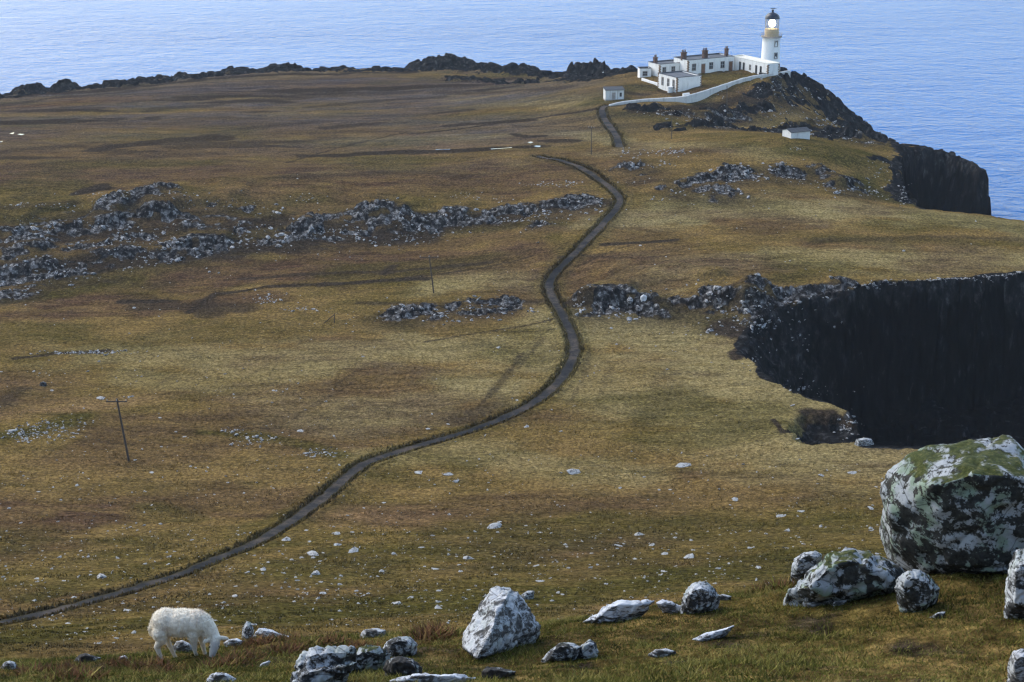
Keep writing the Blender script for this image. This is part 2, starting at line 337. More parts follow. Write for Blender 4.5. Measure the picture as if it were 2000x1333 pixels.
def mesh_obj(name, verts, faces, mat=None, parent=None, smooth=False, attrs=None):
    me = bpy.data.meshes.new(name)
    v = np.asarray(verts, np.float32)
    if isinstance(faces, np.ndarray):
        nf, k = faces.shape
        me.vertices.add(len(v)); me.vertices.foreach_set('co', v.ravel())
        me.loops.add(nf * k); me.loops.foreach_set('vertex_index', faces.astype(np.int32).ravel())
        me.polygons.add(nf); me.polygons.foreach_set('loop_start', np.arange(0, nf * k, k, dtype=np.int32))
        me.update(calc_edges=True)
    else:
        me.from_pydata([tuple(map(float, q)) for q in v], [], faces); me.update()
    if smooth: me.polygons.foreach_set('use_smooth', np.ones(len(me.polygons), bool))
    for k, a in (attrs or {}).items():
        if a.ndim == 1:
            at = me.attributes.new(k, 'FLOAT', 'POINT'); at.data.foreach_set('value', a.astype(np.float32))
        else:
            at = me.attributes.new(k, 'FLOAT_COLOR', 'POINT'); at.data.foreach_set('color', a.astype(np.float32).ravel())
    if mat: me.materials.append(mat)
    o = bpy.data.objects.new(name, me); COL.objects.link(o)
    if parent: o.parent = parent
    return o
def tag(o, label=None, cat=None, group=None, kind=None):
    if label: o['label'] = label
    if cat: o['category'] = cat
    if group: o['group'] = group
    if kind: o['kind'] = kind
    return o
def empty(name, loc, rz=0.0):
    o = bpy.data.objects.new(name, None); COL.objects.link(o); o.location = loc; o.rotation_euler = (0, 0, rz); o.empty_display_size = 0.2; return o

# ---------------------------------------------------------------- ground material
def ground_material():
    t = NT('moorland'); p = t.pos()
    big = t.noise(t.scale(p, (0.012, 0.03, 0.03)), 1.0, 5, .6, 0.6)
    mid = t.noise(t.scale(p, (0.10, 0.26, 0.2)), 1.0, 5, .65, 0.6)
    streak = t.noise(t.scale(p, (.16, .75, .5)), 1.0, 4, .7, .5)
    fine = t.noise(p, 1.5, 5, .8)
    grain = t.noise(p, 5.5, 3, .85)
    tv = t.voro(p, 2.3).outputs['Distance']
    grass = t.ramp(big, [(0.28, (0.131, 0.091, 0.029)), (0.45, (0.210, 0.135, 0.049)), (0.58, (0.173, 0.116, 0.037)), (0.72, (0.227, 0.139, 0.064))])
    pale = t.ramp(mid, [(.3, (.245, .192, .080)), (.7, (.36, .285, .135))])
    grass = t.mix(t.math('MULTIPLY', t.attr('pale'), t.rng(streak, .2, .6, .5, 1.0)), grass, pale)
    grass = t.mix(t.rng(mid, .42, .76), grass, t.mix(.65, grass, (.050, .042, .013)))
    col = t.mix(t.math('MULTIPLY', t.attr('brown'), t.rng(mid, .25, .65, .4, 1.0)), grass, t.ramp(streak, [(.3, (.050, .029, .020)), (.7, (.118, .066, .040))]))
    col = t.mix(t.math('MULTIPLY', t.attr('lush'), t.rng(mid, .25, .6, .55, 1.0)), col, t.ramp(fine, [(.3, (.038, .034, .008)), (.7, (.095, .080, .021))]))
    hz = t.attr('haze_tint'); col = t.mix(t.math('MULTIPLY', hz, t.rng(mid, .2, .7, .55, 1.0)), col, t.ramp(streak, [(.3, (.050, .044, .048)), (.7, (.105, .092, .092))]))
    pk = t.attr('peat_haze'); pk = t.rng(t.math('ADD', pk, t.math('MULTIPLY', t.math('SUBTRACT', streak, .5), t.math('MULTIPLY', pk, 1.6))), .05, 1.0)
    col = t.mix(pk, col, t.ramp(fine, [(.3, (.024, .018, .013)), (.75, (.062, .046, .032))]))
    col = t.mix(1.0, col, t.ramp(streak, [(.25, .72), (.5, 1.0), (.75, 1.22)]), 'MULTIPLY')
    col = t.mix(1.0, col, t.ramp(fine, [(.28, .30), (.5, .98), (.72, 1.75)]), 'MULTIPLY')
    col = t.mix(1.0, col, t.ramp(grain, [(.28, .45), (.5, 1.0), (.72, 1.65)]), 'MULTIPLY')
    col = t.mix(1.0, col, t.ramp(tv, [(.2, 1.12), (.75, .62)]), 'MULTIPLY')
    # bare rock of the ledges: dark basalt with pale lichen
    v = t.voro(t.scale(p, (1, 1, .55)), 1.15); v2 = t.voro(t.scale(p, (1, 1, .6)), 2.6)
    lich = t.math('ADD', t.noise(p, 0.8, 4, .7), t.math('MULTIPLY', v.outputs['Distance'], -0.28))
    lich = t.math('ADD', lich, t.math('MULTIPLY', t.nrmz(), .10))
    rk = t.ramp(lich, [(.30, (.020, .019, .019)), (.43, (.05, .047, .045)), (.54, (.20, .195, .19)), (.70, (.42, .41, .40))])
    rk = t.mix(1.0, rk, t.ramp(v2.outputs['Distance'], [(.1, 1.2), (.55, .5)]), 'MULTIPLY')
    rf = t.math('MULTIPLY', t.attr('rock'), 1.0)
    rf = t.rng(t.math('ADD', rf, t.math('MULTIPLY', t.math('SUBTRACT', t.noise(p, .55, 4, .65), .5), 1.1)), .36, .52)
    col = t.mix(rf, col, rk)
    # black sea cliffs
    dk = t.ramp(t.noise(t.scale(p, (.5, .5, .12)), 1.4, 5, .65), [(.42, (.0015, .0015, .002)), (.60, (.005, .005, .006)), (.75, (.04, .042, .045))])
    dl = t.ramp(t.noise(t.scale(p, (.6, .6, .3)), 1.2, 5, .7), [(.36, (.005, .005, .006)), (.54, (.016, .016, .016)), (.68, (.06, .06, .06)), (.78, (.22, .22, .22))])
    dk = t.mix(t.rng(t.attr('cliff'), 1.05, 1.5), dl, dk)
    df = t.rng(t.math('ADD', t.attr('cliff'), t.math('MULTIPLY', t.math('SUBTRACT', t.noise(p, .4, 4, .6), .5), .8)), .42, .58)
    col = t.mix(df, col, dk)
    hgt = t.math('ADD', t.math('MULTIPLY', fine, .6), t.math('MULTIPLY', grain, .3))
    t.bump(hgt, 0.9, .30)
    return t.done(col, 1.0, 0.0)

# ---------------------------------------------------------------- ground sheet
def blob(x, y, pts, r):      # soft patch along a polyline on the ground
    d, _, _ = seg_dist(x, y, pts); return 1 - sst(r * 0.3, r, d)
def pixline(pl): q, ok = ground([a for a, _ in pl], [b for _, b in pl]); return [tuple(v) for v in q]

def path_world(pl, n=6):
    g = np.array(pixline(pl)); out = []
    for k in range(len(g) - 1):
        p0, p1, p2, p3 = g[max(k - 1, 0)], g[k], g[k + 1], g[min(k + 2, len(g) - 1)]
        for q in range(n):
            s = q / n; out.append(0.5 * (2 * p1 + (p2 - p0) * s + (2 * p0 - 5 * p1 + 4 * p2 - p3) * s * s + (3 * p1 - p0 - 3 * p2 + p3) * s ** 3))
    out.append(g[-1]); return np.array(out)
PW1 = path_world(PATH1); PW2 = path_world(PATH2)

PEAT_HAZE = [([(-30, 235), (300, 212), (600, 190), (900, 165)], 42, .8), ([(-30, 310), (300, 290), (560, 280)], 22, .55), ([(-30, 540), (150, 525), (300, 505), (520, 480), (700, 462), (840, 455)], 7, .75), ([(-30, 480), (150, 465), (320, 455), (540, 435)], 6, .7), ([(600, 432), (800, 432), (1000, 424), (1180, 398)], 4.5, .7), ([(1120, 590), (1300, 592), (1500, 605)], 3.5, .6), ([(700, 592), (850, 598), (1050, 590)], 2.5, .5), ([(1150, 690), (1140, 740), (1110, 790)], 1.0, .35), ([(1190, 720), (1170, 780)], 1.0, .3), ([(1060, 660), (1010, 720)], .9, .4), ([(740, 700), (640, 760)], .7, .35), ([(560, 690), (480, 740)], .7, .3), ([(700, 740), (600, 800), (560, 830)], .8, .35), ([(360, 720), (300, 760)], .7, .3), ([(1230, 480), (1130, 520)], .8, .5), ([(620, 560), (750, 548), (900, 530), (1040, 500)], .6, .6), ([(660, 575), (800, 560)], .5, .5), ([(540, 300), (700, 270), (880, 250)], .7, .5), ([(1130, 500), (1250, 505), (1330, 498)], .8, .45), ([(0, 192), (200, 178), (400, 156), (600, 145), (800, 140)], 7, .8), ([(300, 215), (600, 190), (800, 180)], 7, .5), ([(0, 330), (200, 312), (420, 300)], 5, .4), ([(480, 250), (600, 240)], 5, .5), ([(0, 295), (150, 285)], 6, .5), ([(560, 345), (800, 335), (900, 345)], 5, .45), ([(0, 405), (140, 395)], 3, .4), ([(100, 560), (240, 545)], 3, .5),   # pixel polylines of dark wet ground, the broad far-left ones painting in the dim hazy distance, half width in metres, strength
    ([(0, 790), (40, 760)], 3, .5), ([(30, 700), (120, 690), (205, 686)], 1.6, .7),
    ([(1180, 478), (1260, 474), (1320, 469)], 1.3, .9), ([(1090, 505), (1200, 492)], 1.2, .5),
    ([(370, 610), (420, 575), (520, 560), (700, 552), (830, 545)], 1.6, .8), ([(470, 545), (620, 535), (780, 530), (960, 512)], 1.4, .6),
    ([(400, 590), (410, 615)], 4, .6), ([(750, 535), (770, 520)], 2, .7), ([(240, 590), (340, 588)], 2.2, .8), ([(280, 600), (480, 600)], 4.5, .55),
    ([(790, 260), (650, 292), (560, 318)], 1.1, .55), ([(1170, 213), (1080, 226), (980, 240), (880, 254), (800, 262)], 2.0, .8), ([(880, 246), (960, 240), (1040, 235)], 3.0, .8),
    ([(600, 305), (800, 297), (950, 292), (1050, 285)], 4.0, .85), ([(1000, 262), (1030, 268), (1060, 266)], 2.5, 1.0), ([(1060, 275), (1120, 275)], 5, .7),
    ([(200, 290), (330, 275), (420, 270)], 9, .7), ([(150, 378), (200, 365)], 4, .9), ([(0, 205), (120, 190), (300, 175)], 5, .5),
    ([(600, 210), (700, 200), (860, 190)], 5, .55), ([(860, 180), (1000, 178), (1100, 172)], 7, .5), ([(640, 250), (740, 240)], 5, .6), ([(850, 222), (920, 214)], 3, .6),
    ([(300, 560), (330, 555)], 3, .4), ([(930, 800), (980, 745), (1020, 690)], 1.2, .5), ([(830, 668), (940, 650), (1080, 625)], 0.6, .7), ([(940, 650), (1080, 644)], .5, .6), ([(900, 822), (960, 790)], 4, .45),
    ([(1250, 830), (1300, 770), (1300, 720)], 4, .25), ([(1410, 640), (1440, 650)], 5, .8), ([(1440, 700), (1450, 665)], 2.0, .9),
    ([(1510, 820), (1530, 845), (1560, 857)], 0.8, .9), ([(1580, 805), (1640, 822), (1670, 855), (1600, 850), (1580, 835)], 2.2, 1.0), ([(1620, 810), (1660, 850)], 3.2, .9),
    ([(1690, 366), (1740, 380), (1760, 398)], 3, .35), ([(1600, 470), (1800, 462), (1990, 468)], 3.0, .4), ([(1250, 355), (1420, 362), (1560, 352)], 6, .45),
    ([(1330, 215), (1400, 205), (1480, 190)], 5, .7), ([(1240, 214), (1330, 222), (1380, 235)], 3, .7), ([(1200, 180), (1260, 185)], 4, .6), ([(1290, 178), (1330, 190)], 3, .6),
    ([(1000, 245), (1180, 250)], 1.0, .6), ([(1220, 290), (1330, 282)], .8, .5), ([(120, 1260), (330, 1255)], 3, .35), ([(900, 1110), (1100, 1080), (1300, 1050)], 6, .3)]
BROWN = [([(0, 210), (300, 190), (600, 170), (900, 160)], 30, .9), ([(0, 260), (300, 240), (600, 250), (800, 230)], 30, .6), ([(-50, 350), (300, 340), (600, 340), (900, 340), (1050, 345)], 26, .85), ([(-50, 300), (300, 300), (600, 290)], 24, .6), ([(0, 420), (300, 400), (700, 390)], 14, .6), ([(100, 585), (400, 540), (700, 520), (1000, 500)], 14, .95), ([(300, 600), (500, 585)], 8, .9),  # far-left entries: brown heather, darkened to paint in the hazy distance
    ([(0, 620), (250, 600)], 8, .8), ([(1100, 530), (1300, 510), (1500, 520)], 12, .8), ([(1150, 420), (1300, 480)], 10, .5), ([(700, 160), (500, 165), (900, 165)], 20, .5), ([(0, 1000), (60, 1050), (180, 1000)], 9, .9), ([(-30, 1080), (100, 1060)], 7, .8), ([(600, 1090), (750, 1110)], 6, .5), ([(1250, 1000), (1500, 960)], 12, .35), ([(-50, 240), (150, 250)], 14, .5), ([(1060, 300), (1250, 300), (1400, 292)], 7, .6), ([(1200, 600), (1100, 590)], 3, .6)]
PALE = [([(1180, 430), (1400, 410), (1650, 410), (1900, 430), (2050, 460)], 12, .9), ([(1300, 520), (1600, 505), (1990, 510)], 12, .7), ([(1150, 640), (1350, 660), (1420, 720), (1560, 800), (1650, 880)], 18, .8), ([(1130, 760), (1350, 800), (1550, 900), (1900, 890)], 14, .6),
    ([(620, 700), (800, 680), (1000, 690), (1060, 700)], 14, .7), ([(620, 820), (800, 800), (950, 760)], 11, .75), ([(200, 690), (450, 700), (560, 720)], 12, .55), ([(740, 890), (900, 880), (1200, 930)], 8, .5), ([(840, 560), (960, 540), (1050, 560)], 7, .7), ([(250, 740), (480, 760), (560, 800)], 8, .4), ([(1100, 262), (1300, 285), (1180, 300)], 8, .7), ([(1340, 285), (1500, 300)], 7, .5), ([(1380, 240), (1560, 225)], 5, .5), ([(850, 190), (1000, 200), (1120, 200)], 12, .5), ([(640, 280), (850, 270), (980, 262)], 9, .5), ([(600, 340), (800, 330), (1000, 322)], 8, .45), ([(300, 230), (550, 225)], 10, .3)]
LUSH = [([(0, 1240), (350, 1215), (700, 1190), (1000, 1180), (1300, 1130), (1650, 1090)], 14, .95), ([(600, 1110), (900, 1070), (1200, 1040), (1600, 1030)], 16, .7), ([(0, 1140), (300, 1080)], 10, .5), ([(1180, 190), (1170, 200), (1230, 172), (1280, 172)], 7, .9), ([(1210, 225), (1300, 228), (1330, 245)], 6, .7), ([(1560, 290), (1640, 300), (1690, 300)], 9, .9), ([(1700, 370), (1740, 390)], 8, .9), ([(1720, 340), (1650, 345)], 5, .6), ([(1380, 160), (1450, 150)], 12, .6), ([(0, 590), (200, 560), (260, 545)], 5, .8), ([(0, 700), (60, 700), (150, 690)], 4, .5),
    ([(830, 450), (1000, 440), (1100, 435)], 4, .6), ([(1080, 460), (1110, 500), (1130, 470)], 3, .5), ([(900, 380), (700, 400)], 5, .4), ([(1220, 400), (1340, 390), (1500, 400)], 8, .45), ([(1800, 420), (2000, 450)], 9, .5), ([(1600, 470), (1990, 475)], 5, .5), ([(1300, 610), (1450, 640)], 5, .6), ([(20, 850), (100, 830), (160, 815)], 4, .9), ([(400, 845), (560, 860), (660, 890)], 3, .7), ([(300, 990), (350, 1010)], 5, .6), ([(340, 1040), (400, 1050)], 4, .5), ([(200, 1120), (60, 1170), (350, 1090)], 3, .7), ([(450, 1050), (560, 1000)], 2.5, .6),
    ([(0, 1230), (300, 1180), (600, 1120)], 5, .4), ([(800, 1160), (1100, 1120), (1400, 1080), (1700, 1060)], 10, .55), ([(600, 1200), (900, 1180)], 9, .6), ([(900, 210), (1000, 195), (1150, 185)], 14, .45), ([(700, 225), (900, 235)], 8, .35), ([(150, 690), (400, 650), (600, 640)], 9, .4), ([(800, 870), (900, 920)], 5, .5), ([(600, 1260), (1000, 1250), (1400, 1200), (1900, 1150)], 6, .35)]

fa = np.radians(np.linspace(-20.2, 20.2, 760)); side = np.radians(np.concatenate([np.linspace(20.6, 30, 22), np.linspace(32, 75, 24)]))
AZ = np.concatenate([-side[::-1], fa, side])
RR = np.concatenate([np.linspace(0.5, 14.5, 24), np.arange(15, 31, .055), np.linspace(31, 70, 50), np.linspace(71, 118, 60), np.geomspace(118.6, 345, 500), np.geomspace(345.6, 600, 400), np.linspace(602, 650, 16)])
A_, R_ = np.meshgrid(AZ, RR)
GX = R_ * np.sin(A_); GY = R_ * np.cos(A_)
GZ, G_rock, G_cliff, G_foot, G_sd = height(GX, GY)
def masks(x, y):
    pa = np.zeros(x.shape); br = np.zeros(x.shape); pe = np.zeros(x.shape); lu = np.zeros(x.shape)
    wob = 1 + 0.9 * fbm(x / 6, y / 4, 4, 91)
    for lst, arr in ((PALE, pa), (BROWN, br), (LUSH, lu), (PEAT_HAZE, pe)):
        for pl, r, s in lst:
            q = pixline(pl); xs = [v[0] for v in q]; ys = [v[1] for v in q]; rr = r * 2.2
            m = (x > min(xs) - rr) & (x < max(xs) + rr) & (y > min(ys) - rr) & (y < max(ys) + rr)
            if m.any():
                d, _, _ = seg_dist(x[m], y[m], q)
                if r >= 18 and arr is pe: d = d + r * .9 * (1 - sst(.40, .66, .5 + .5 * fbm(x[m] / 34, y[m] / 7, 4, 191)))
                arr[m] = np.maximum(arr[m], (s if arr is not pe else min(1, s * 1.2)) * (1 - sst(r * .25, r, d / wob[m])))
    return br, pe, lu, pa
G_brown, G_peat_haze, G_lush, G_pale = masks(GX, GY)
# the path lies in a shallow cut with bare peaty edges
for pw in (PW1, PW2):
    m = (GX > pw[:, 0].min() - 8) & (GX < pw[:, 0].max() + 8) & (GY > pw[:, 1].min() - 8) & (GY < pw[:, 1].max() + 8)
    d, s, _ = seg_dist(GX[m], GY[m], pw)
    GZ[m] -= 0.30 * (1 - sst(0.7, 1.5, d)); GZ[m] += 0.18 * np.exp(-((d - 1.9) / .5) ** 2)
    e = .8 * (1 - sst(1.0, 2.1, d + 0.7 * fbm(GX[m] / 1.5, GY[m] / 1.5, 3, 93)))
    G_peat_haze[m] = np.maximum(G_peat_haze[m], 0.6 * e); G_rock[m] *= sst(1.5, 3.5, d)
    G_lush[m] = np.maximum(G_lush[m], 0.35 * (1 - sst(2.0, 4.0, d)))
_st = .5 + .5 * fbm(GX / 42 + .15 * GY / 10, GY / 6.5, 4, 193)
G_peat_haze = np.maximum(G_peat_haze, sst(.52, .70, _st) * np.where(GX < 40, sst(300, 400, GY), .3 * sst(200, 300, GY)) * .45)
G_haze_tint = np.clip(sst(330, 470, GY) * sst(75, -10, GX) * (.55 + .9 * fbm(GX / 50, GY / 14, 4, 197)), 0, .9)  # grey-mauve of the far left: distance haze painted into the ground colour
_s2 = .5 + .5 * fbm(GX / 26, GY / 15, 4, 195)
G_lush = np.maximum(G_lush, .6 * sst(.54, .72, _s2) * sst(90, 120, np.hypot(GX, GY))); G_brown = np.maximum(G_brown, .6 * sst(.46, .30, _s2) * sst(90, 120, np.hypot(GX, GY)))
G_peat_haze = np.maximum(G_peat_haze, np.clip(G_foot * 0.75 + 0.5 * G_rock, 0, 1))
nearw = 1 - sst(30, 60, np.hypot(GX, GY))
G_lush = np.maximum(G_lush, nearw * (0.45 + 0.5 * fbm(GX / 2.5, GY / 2.5, 3, 95))); G_brown = np.maximum(G_brown, nearw * np.clip(0.2 + 1.2 * fbm(GX / 1.8, GY / 1.8, 3, 97), 0, 1)); G_peat_haze = np.maximum(G_peat_haze, nearw * np.clip(-0.1 + 1.6 * fbm(GX / 0.8, GY / 0.8, 3, 99), 0, .8))
nr, nc = GX.shape
idx = np.arange(nr * nc).reshape(nr, nc)
F = np.stack([idx[:-1, :-1], idx[:-1, 1:], idx[1:, 1:], idx[1:, :-1]], -1).reshape(-1, 4)
zt = GZ.ravel(); keep = zt[F].max(1) > -4.0
F = F[keep]; used = np.zeros(nr * nc, bool); used[F.ravel()] = True; remap = np.cumsum(used) - 1
V = np.stack([GX.ravel(), GY.ravel(), np.maximum(zt, -6)], 1)[used]
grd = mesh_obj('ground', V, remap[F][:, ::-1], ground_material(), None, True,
    {'rock': G_rock.ravel()[used], 'cliff': G_cliff.ravel()[used], 'peat_haze': np.clip(G_peat_haze, 0, 1).ravel()[used], 'brown': np.clip(G_brown, 0, 1).ravel()[used], 'pale': np.clip(G_pale, 0, 1).ravel()[used], 'haze_tint': G_haze_tint.ravel()[used], 'lush': np.clip(G_lush, 0, 1).ravel()[used]})
tag(grd, kind='structure')

def gz(x, y):     # height of the built sheet under a plan position
    x = np.atleast_1d(np.asarray(x, float)); y = np.atleast_1d(np.asarray(y, float))
    a = np.arctan2(x, y); r = np.hypot(x, y)
    i = np.clip(np.searchsorted(RR, r) - 1, 0, nr - 2); j = np.clip(np.searchsorted(AZ, a) - 1, 0, nc - 2)
    u = np.clip((r - RR[i]) / (RR[i + 1] - RR[i]), 0, 1); v = np.clip((a - AZ[j]) / (AZ[j + 1] - AZ[j]), 0, 1)
    return (GZ[i, j] * (1 - u) * (1 - v) + GZ[i + 1, j] * u * (1 - v) + GZ[i, j + 1] * (1 - u) * v + GZ[i + 1, j + 1] * u * v)
def gz1(x, y): return float(gz(x, y)[0])

# ---------------------------------------------------------------- sea
def sea_material():
    t = NT('sea_water'); p = t.pos()
    q = t.scale(p, (.75, 1.0, 1.0), rot=(0, 0, R(-10)))
    w = t.math('ADD', t.math('MULTIPLY', t.noise(q, .06, 3, .5, .3), .8), t.math('MULTIPLY', t.noise(q, .22, 4, .65, .4), .62))
    w = t.math('ADD', w, t.math('MULTIPLY', t.noise(q, .7, 3, .6), .16))
    t.bump(w, t.rng(t.noise(t.scale(p, (.3, 1, 1)), .006, 3, .6), .35, .65, .55, 1.0), 3.2)
    foam = t.rng(t.math('ADD', t.noise(q, .03, 5, .7), t.math('MULTIPLY', t.noise(q, .4, 3, .6), .35)), .86, .93, 0, .5)
    t.b.inputs['IOR'].default_value = 1.26
    col = t.mix(foam, (.002, .115, .37), (.6, .65, .7))
    return t.done(col, .2, .5)
n = 96
rad = np.concatenate([[0], np.geomspace(200, 14000, 24)]); ang = np.linspace(0, 2 * math.pi, n, endpoint=False)
sv = [(0, 400, 0)]; sf = []
for r in rad[1:]: sv += [(r * math.cos(a), 400 + r * math.sin(a), 0) for a in ang]
for k in range(n): sf.append((0, 1 + k, 1 + (k + 1) % n))
for i in range(len(rad) - 2):
    for k in range(n): a = 1 + i * n; b = a + n; sf.append((a + k, b + k, b + (k + 1) % n, a + (k + 1) % n))
tag(mesh_obj('sea', sv, sf, sea_material(), None, True), kind='structure')

# ---------------------------------------------------------------- path
def path_material():
    t = NT('worn_concrete'); p = t.pos()
    a = t.noise(p, .16, 6, .72); b = t.noise(p, 3.0, 4, .8)
    col = t.ramp(a, [(.36, (.013, .014, .016)), (.48, (.030, .029, .029)), (.60, (.085, .066, .052)), (.7, (.055, .040, .027))])
    col = t.mix(1.0, col, t.ramp(b, [(.3, .65), (.7, 1.35)]), 'MULTIPLY')
    e = t.attr('edge'); g_ = t.math('ADD', t.math('MULTIPLY', t.noise(p, .6, 4, .7), .9), t.math('MULTIPLY', b, .4)); col = t.mix(t.rng(t.math('ADD', e, g_), 1.28, 1.48), col, (.040, .032, .016))
    t.bump(b, .4, .05); return t.done(col, .95, .06)
def strip(pw, hw):
    vs, fs, ed = [], [], []
    for k in range(len(pw)):
        tg = pw[min(k + 1, len(pw) - 1)][:2] - pw[max(k - 1, 0)][:2]; tg = tg / (np.hypot(*tg) + 1e-9); nn = np.array([-tg[1], tg[0]])
        h = hw * (1 + .08 * math.sin(k * .9) + .16 * math.sin(k * 2.3) * math.sin(k * .37) + .22 * (random.random() - .5))
        zc = float(np.median(height(pw[k][0] + nn[0] * np.array([-1.5, 0, 1.5]), pw[k][1] + nn[1] * np.array([-1.5, 0, 1.5]))[0]))
        for s in (-1, -.6, 0, .6, 1):
            q = pw[k][:2] + nn * h * s; vs.append((q[0], q[1], zc - .05 + .03 * (1 - s * s))); ed.append(abs(s))
        for s in (-1, 1): q = pw[k][:2] + nn * h * s * 1.05; vs.append((q[0], q[1], zc - .6)); ed.append(1)
    for k in range(len(pw) - 1):
        a, b = k * 7, k * 7 + 7
        for j in range(4): fs.append((a + j, a + j + 1, b + j + 1, b + j))
        fs.append((a + 5, a, b, b + 5)); fs.append((a + 4, a + 6, b + 6, b + 4))
    return vs, fs, ed
v1, f1_, e1 = strip(PW1, .86); v2, f2_, e2 = strip(PW2, 1.25)
o = mesh_obj('path', v1 + v2, f1_ + [tuple(i + len(v1) for i in f) for f in f2_], path_material(), None, False, {'edge': np.array(e1 + e2)})
# faces up
bm = bmesh.new(); bm.from_mesh(o.data); bmesh.ops.recalc_face_normals(bm, faces=bm.faces); bm.to_mesh(o.data); bm.free()
tag(o, kind='structure')

# ---------------------------------------------------------------- builders
class MB:
    """collects shapes, then links them as one mesh"""
    def __init__(self, M=None): self.v = []; self.f = []; self.M = M
    def add(self, vs, fs):
        o = len(self.v); self.v += [tuple(q) for q in vs]; self.f += [tuple(i + o for i in f) for f in fs]; return self
    def box(self, x0, x1, y0, y1, z0, z1):
        return self.add([(x, y, z) for z in (z0, z1) for x, y in ((x0, y0), (x1, y0), (x1, y1), (x0, y1))], [(3, 2, 1, 0), (4, 5, 6, 7), (0, 1, 5, 4), (1, 2, 6, 5), (2, 3, 7, 6), (3, 0, 4, 7)])
    def lathe(self, prof, n=32, cx=0, cy=0, cap=True):
        o = []; f = []
        for r, z in prof: o += [(cx + r * math.cos(2 * math.pi * k / n), cy + r * math.sin(2 * math.pi * k / n), z) for k in range(n)]
        for i in range(len(prof) - 1):
            for k in range(n): a = i * n; f.append((a + k, a + (k + 1) % n, a + n + (k + 1) % n, a + n + k))
        if cap: f.append(tuple(range(n))[::-1]); f.append(tuple(range((len(prof) - 1) * n, len(prof) * n)))
        return self.add(o, f)
    def rod(self, a, b, r0, r1=None, n=8):
        a = Vector(a); b = Vector(b); r1 = r0 if r1 is None else r1; d = (b - a).normalized(); u = d.orthogonal().normalized(); w = d.cross(u)
        vs = [tuple(a + (u * math.cos(2 * math.pi * k / n) + w * math.sin(2 * math.pi * k / n)) * r0) for k in range(n)] + [tuple(b + (u * math.cos(2 * math.pi * k / n) + w * math.sin(2 * math.pi * k / n)) * r1) for k in range(n)]
        return self.add(vs, [(k, (k + 1) % n, n + (k + 1) % n, n + k) for k in range(n)] + [tuple(range(n))[::-1], tuple(range(n, 2 * n))])
    def build(self, name, mat, parent=None, smooth=False): return mesh_obj(name, self.v, self.f, mat, parent, smooth)

def plain(name, col, rough=.8, spec=.3, var=.25, scale=1.2, bump=0.0):
    t = NT(name); n_ = t.noise(t.obj(), scale, 4, .65)
    cl = t.mix(1.0, col, t.ramp(n_, [(.3, 1 - var), (.7, 1 + var)]), 'MULTIPLY')
    if bump: t.bump(n_, bump, .05)
    return t.done(cl, rough, spec)
def whitewash(name, col, stain, amt):
    t = NT(name); o = t.obj(); n_ = t.noise(t.scale(o, (1, 1, .25)), .9, 5, .7)
    cl = t.mix(t.math('MULTIPLY', t.rng(n_, .45, .8), amt), col, stain); t.bump(t.noise(o, 6, 3, .6), .2, .03)
    return t.done(cl, .85, .2)
M_white = whitewash('white_render', (.80, .79, .76), (.42, .40, .36), .55)
M_tower = whitewash('tower_paint', (.84, .83, .80), (.60, .58, .53), .4)
M_roof = plain('roof_felt', (.12, .125, .135), .9, .2, .3, .6)
M_edge = plain('roof_edge', (.045, .05, .065), .8)
M_cream = plain('pale_roof', (.74, .70, .60), .8, .2, .1)
M_ochre = plain('ochre_paint', (.52, .40, .25), .7, .3, .12)
M_sand = plain('sandstone', (.12, .075, .06), .9, .2, .3, 2.0)
M_quoin = plain('quoin_stone', (.20, .13, .08), .9)
M_dark = plain('dark_opening', (.02, .022, .028), .3, .5)
M_door = plain('brown_door', (.20, .10, .055), .6)
M_sur = plain('grey_surround', (.33, .30, .27), .85)
M_black = plain('black_metal', (.012, .016, .03), .35, .5)
M_wallst = whitewash('harled_wall', (.58, .57, .55), (.26, .25, .24), .8)
M_wood = plain('weathered_pole', (.075, .062, .052), .9, .2, .35, 3)
M_hut = whitewash('hut_paint', (.66, .67, .66), (.36, .35, .33), .7)
M_hutroof = plain('hut_roof', (.055, .06, .068), .9)

def k_at(p):     # pixels of the photograph per metre at a point
    return FPX / (p[1] * math.cos(PITCH) + (CAM_H - p[2]) * math.sin(PITCH))

# ---------------------------------------------------------------- lighthouse
TA = P(1504, 131, 31.0); TY = TA[1]
zy = lambda py, px=1504: PY(px, py, TY)[2]
lh = empty('lighthouse', (TA[0], TY, 30.5))
tag(lh, 'tall white round lighthouse tower with ochre gallery and lit lantern', 'lighthouse')
L0 = 30.5
zr = lambda py: zy(py) - L0
MB().lathe([(2.95, -2), (2.95, .5), (2.78, .7), (2.62, zr(84)), (2.58, zr(74.5)), (2.75, zr(73.5)), (2.75, zr(73))], 48).build('tower', M_tower, lh, False)
for p in lh.children: p.data.polygons.foreach_set('use_smooth', np.ones(len(p.data.polygons), bool))
MB().lathe([(2.6, zr(73)), (3.05, zr(72.6)), (3.1, zr(71.2)), (2.1, zr(71.1))], 48).build('gallery', M_sur, lh)
MB().lathe([(2.08, zr(71.5)), (2.08, zr(62)), (2.16, zr(61.8)), (2.16, zr(60.8)), (2.04, zr(60.5)), (2.04, zr(56.5))], 40).build('lantern_base', M_ochre, lh)
rl = MB()
for k in range(24):
    a = 2 * math.pi * k / 24; rl.rod((3.0 * math.cos(a), 3.0 * math.sin(a), zr(71.3)), (3.0 * math.cos(a), 3.0 * math.sin(a), zr(65.5)), .03, n=5)
for py in (68.5, 65.5):
    for k in range(24):
        a, b = 2 * math.pi * k / 24, 2 * math.pi * (k + 1) / 24; rl.rod((3.0 * math.cos(a), 3.0 * math.sin(a), zr(py)), (3.0 * math.cos(b), 3.0 * math.sin(b), zr(py)), .03, n=4)
rl.build('railing', M_sur, lh)
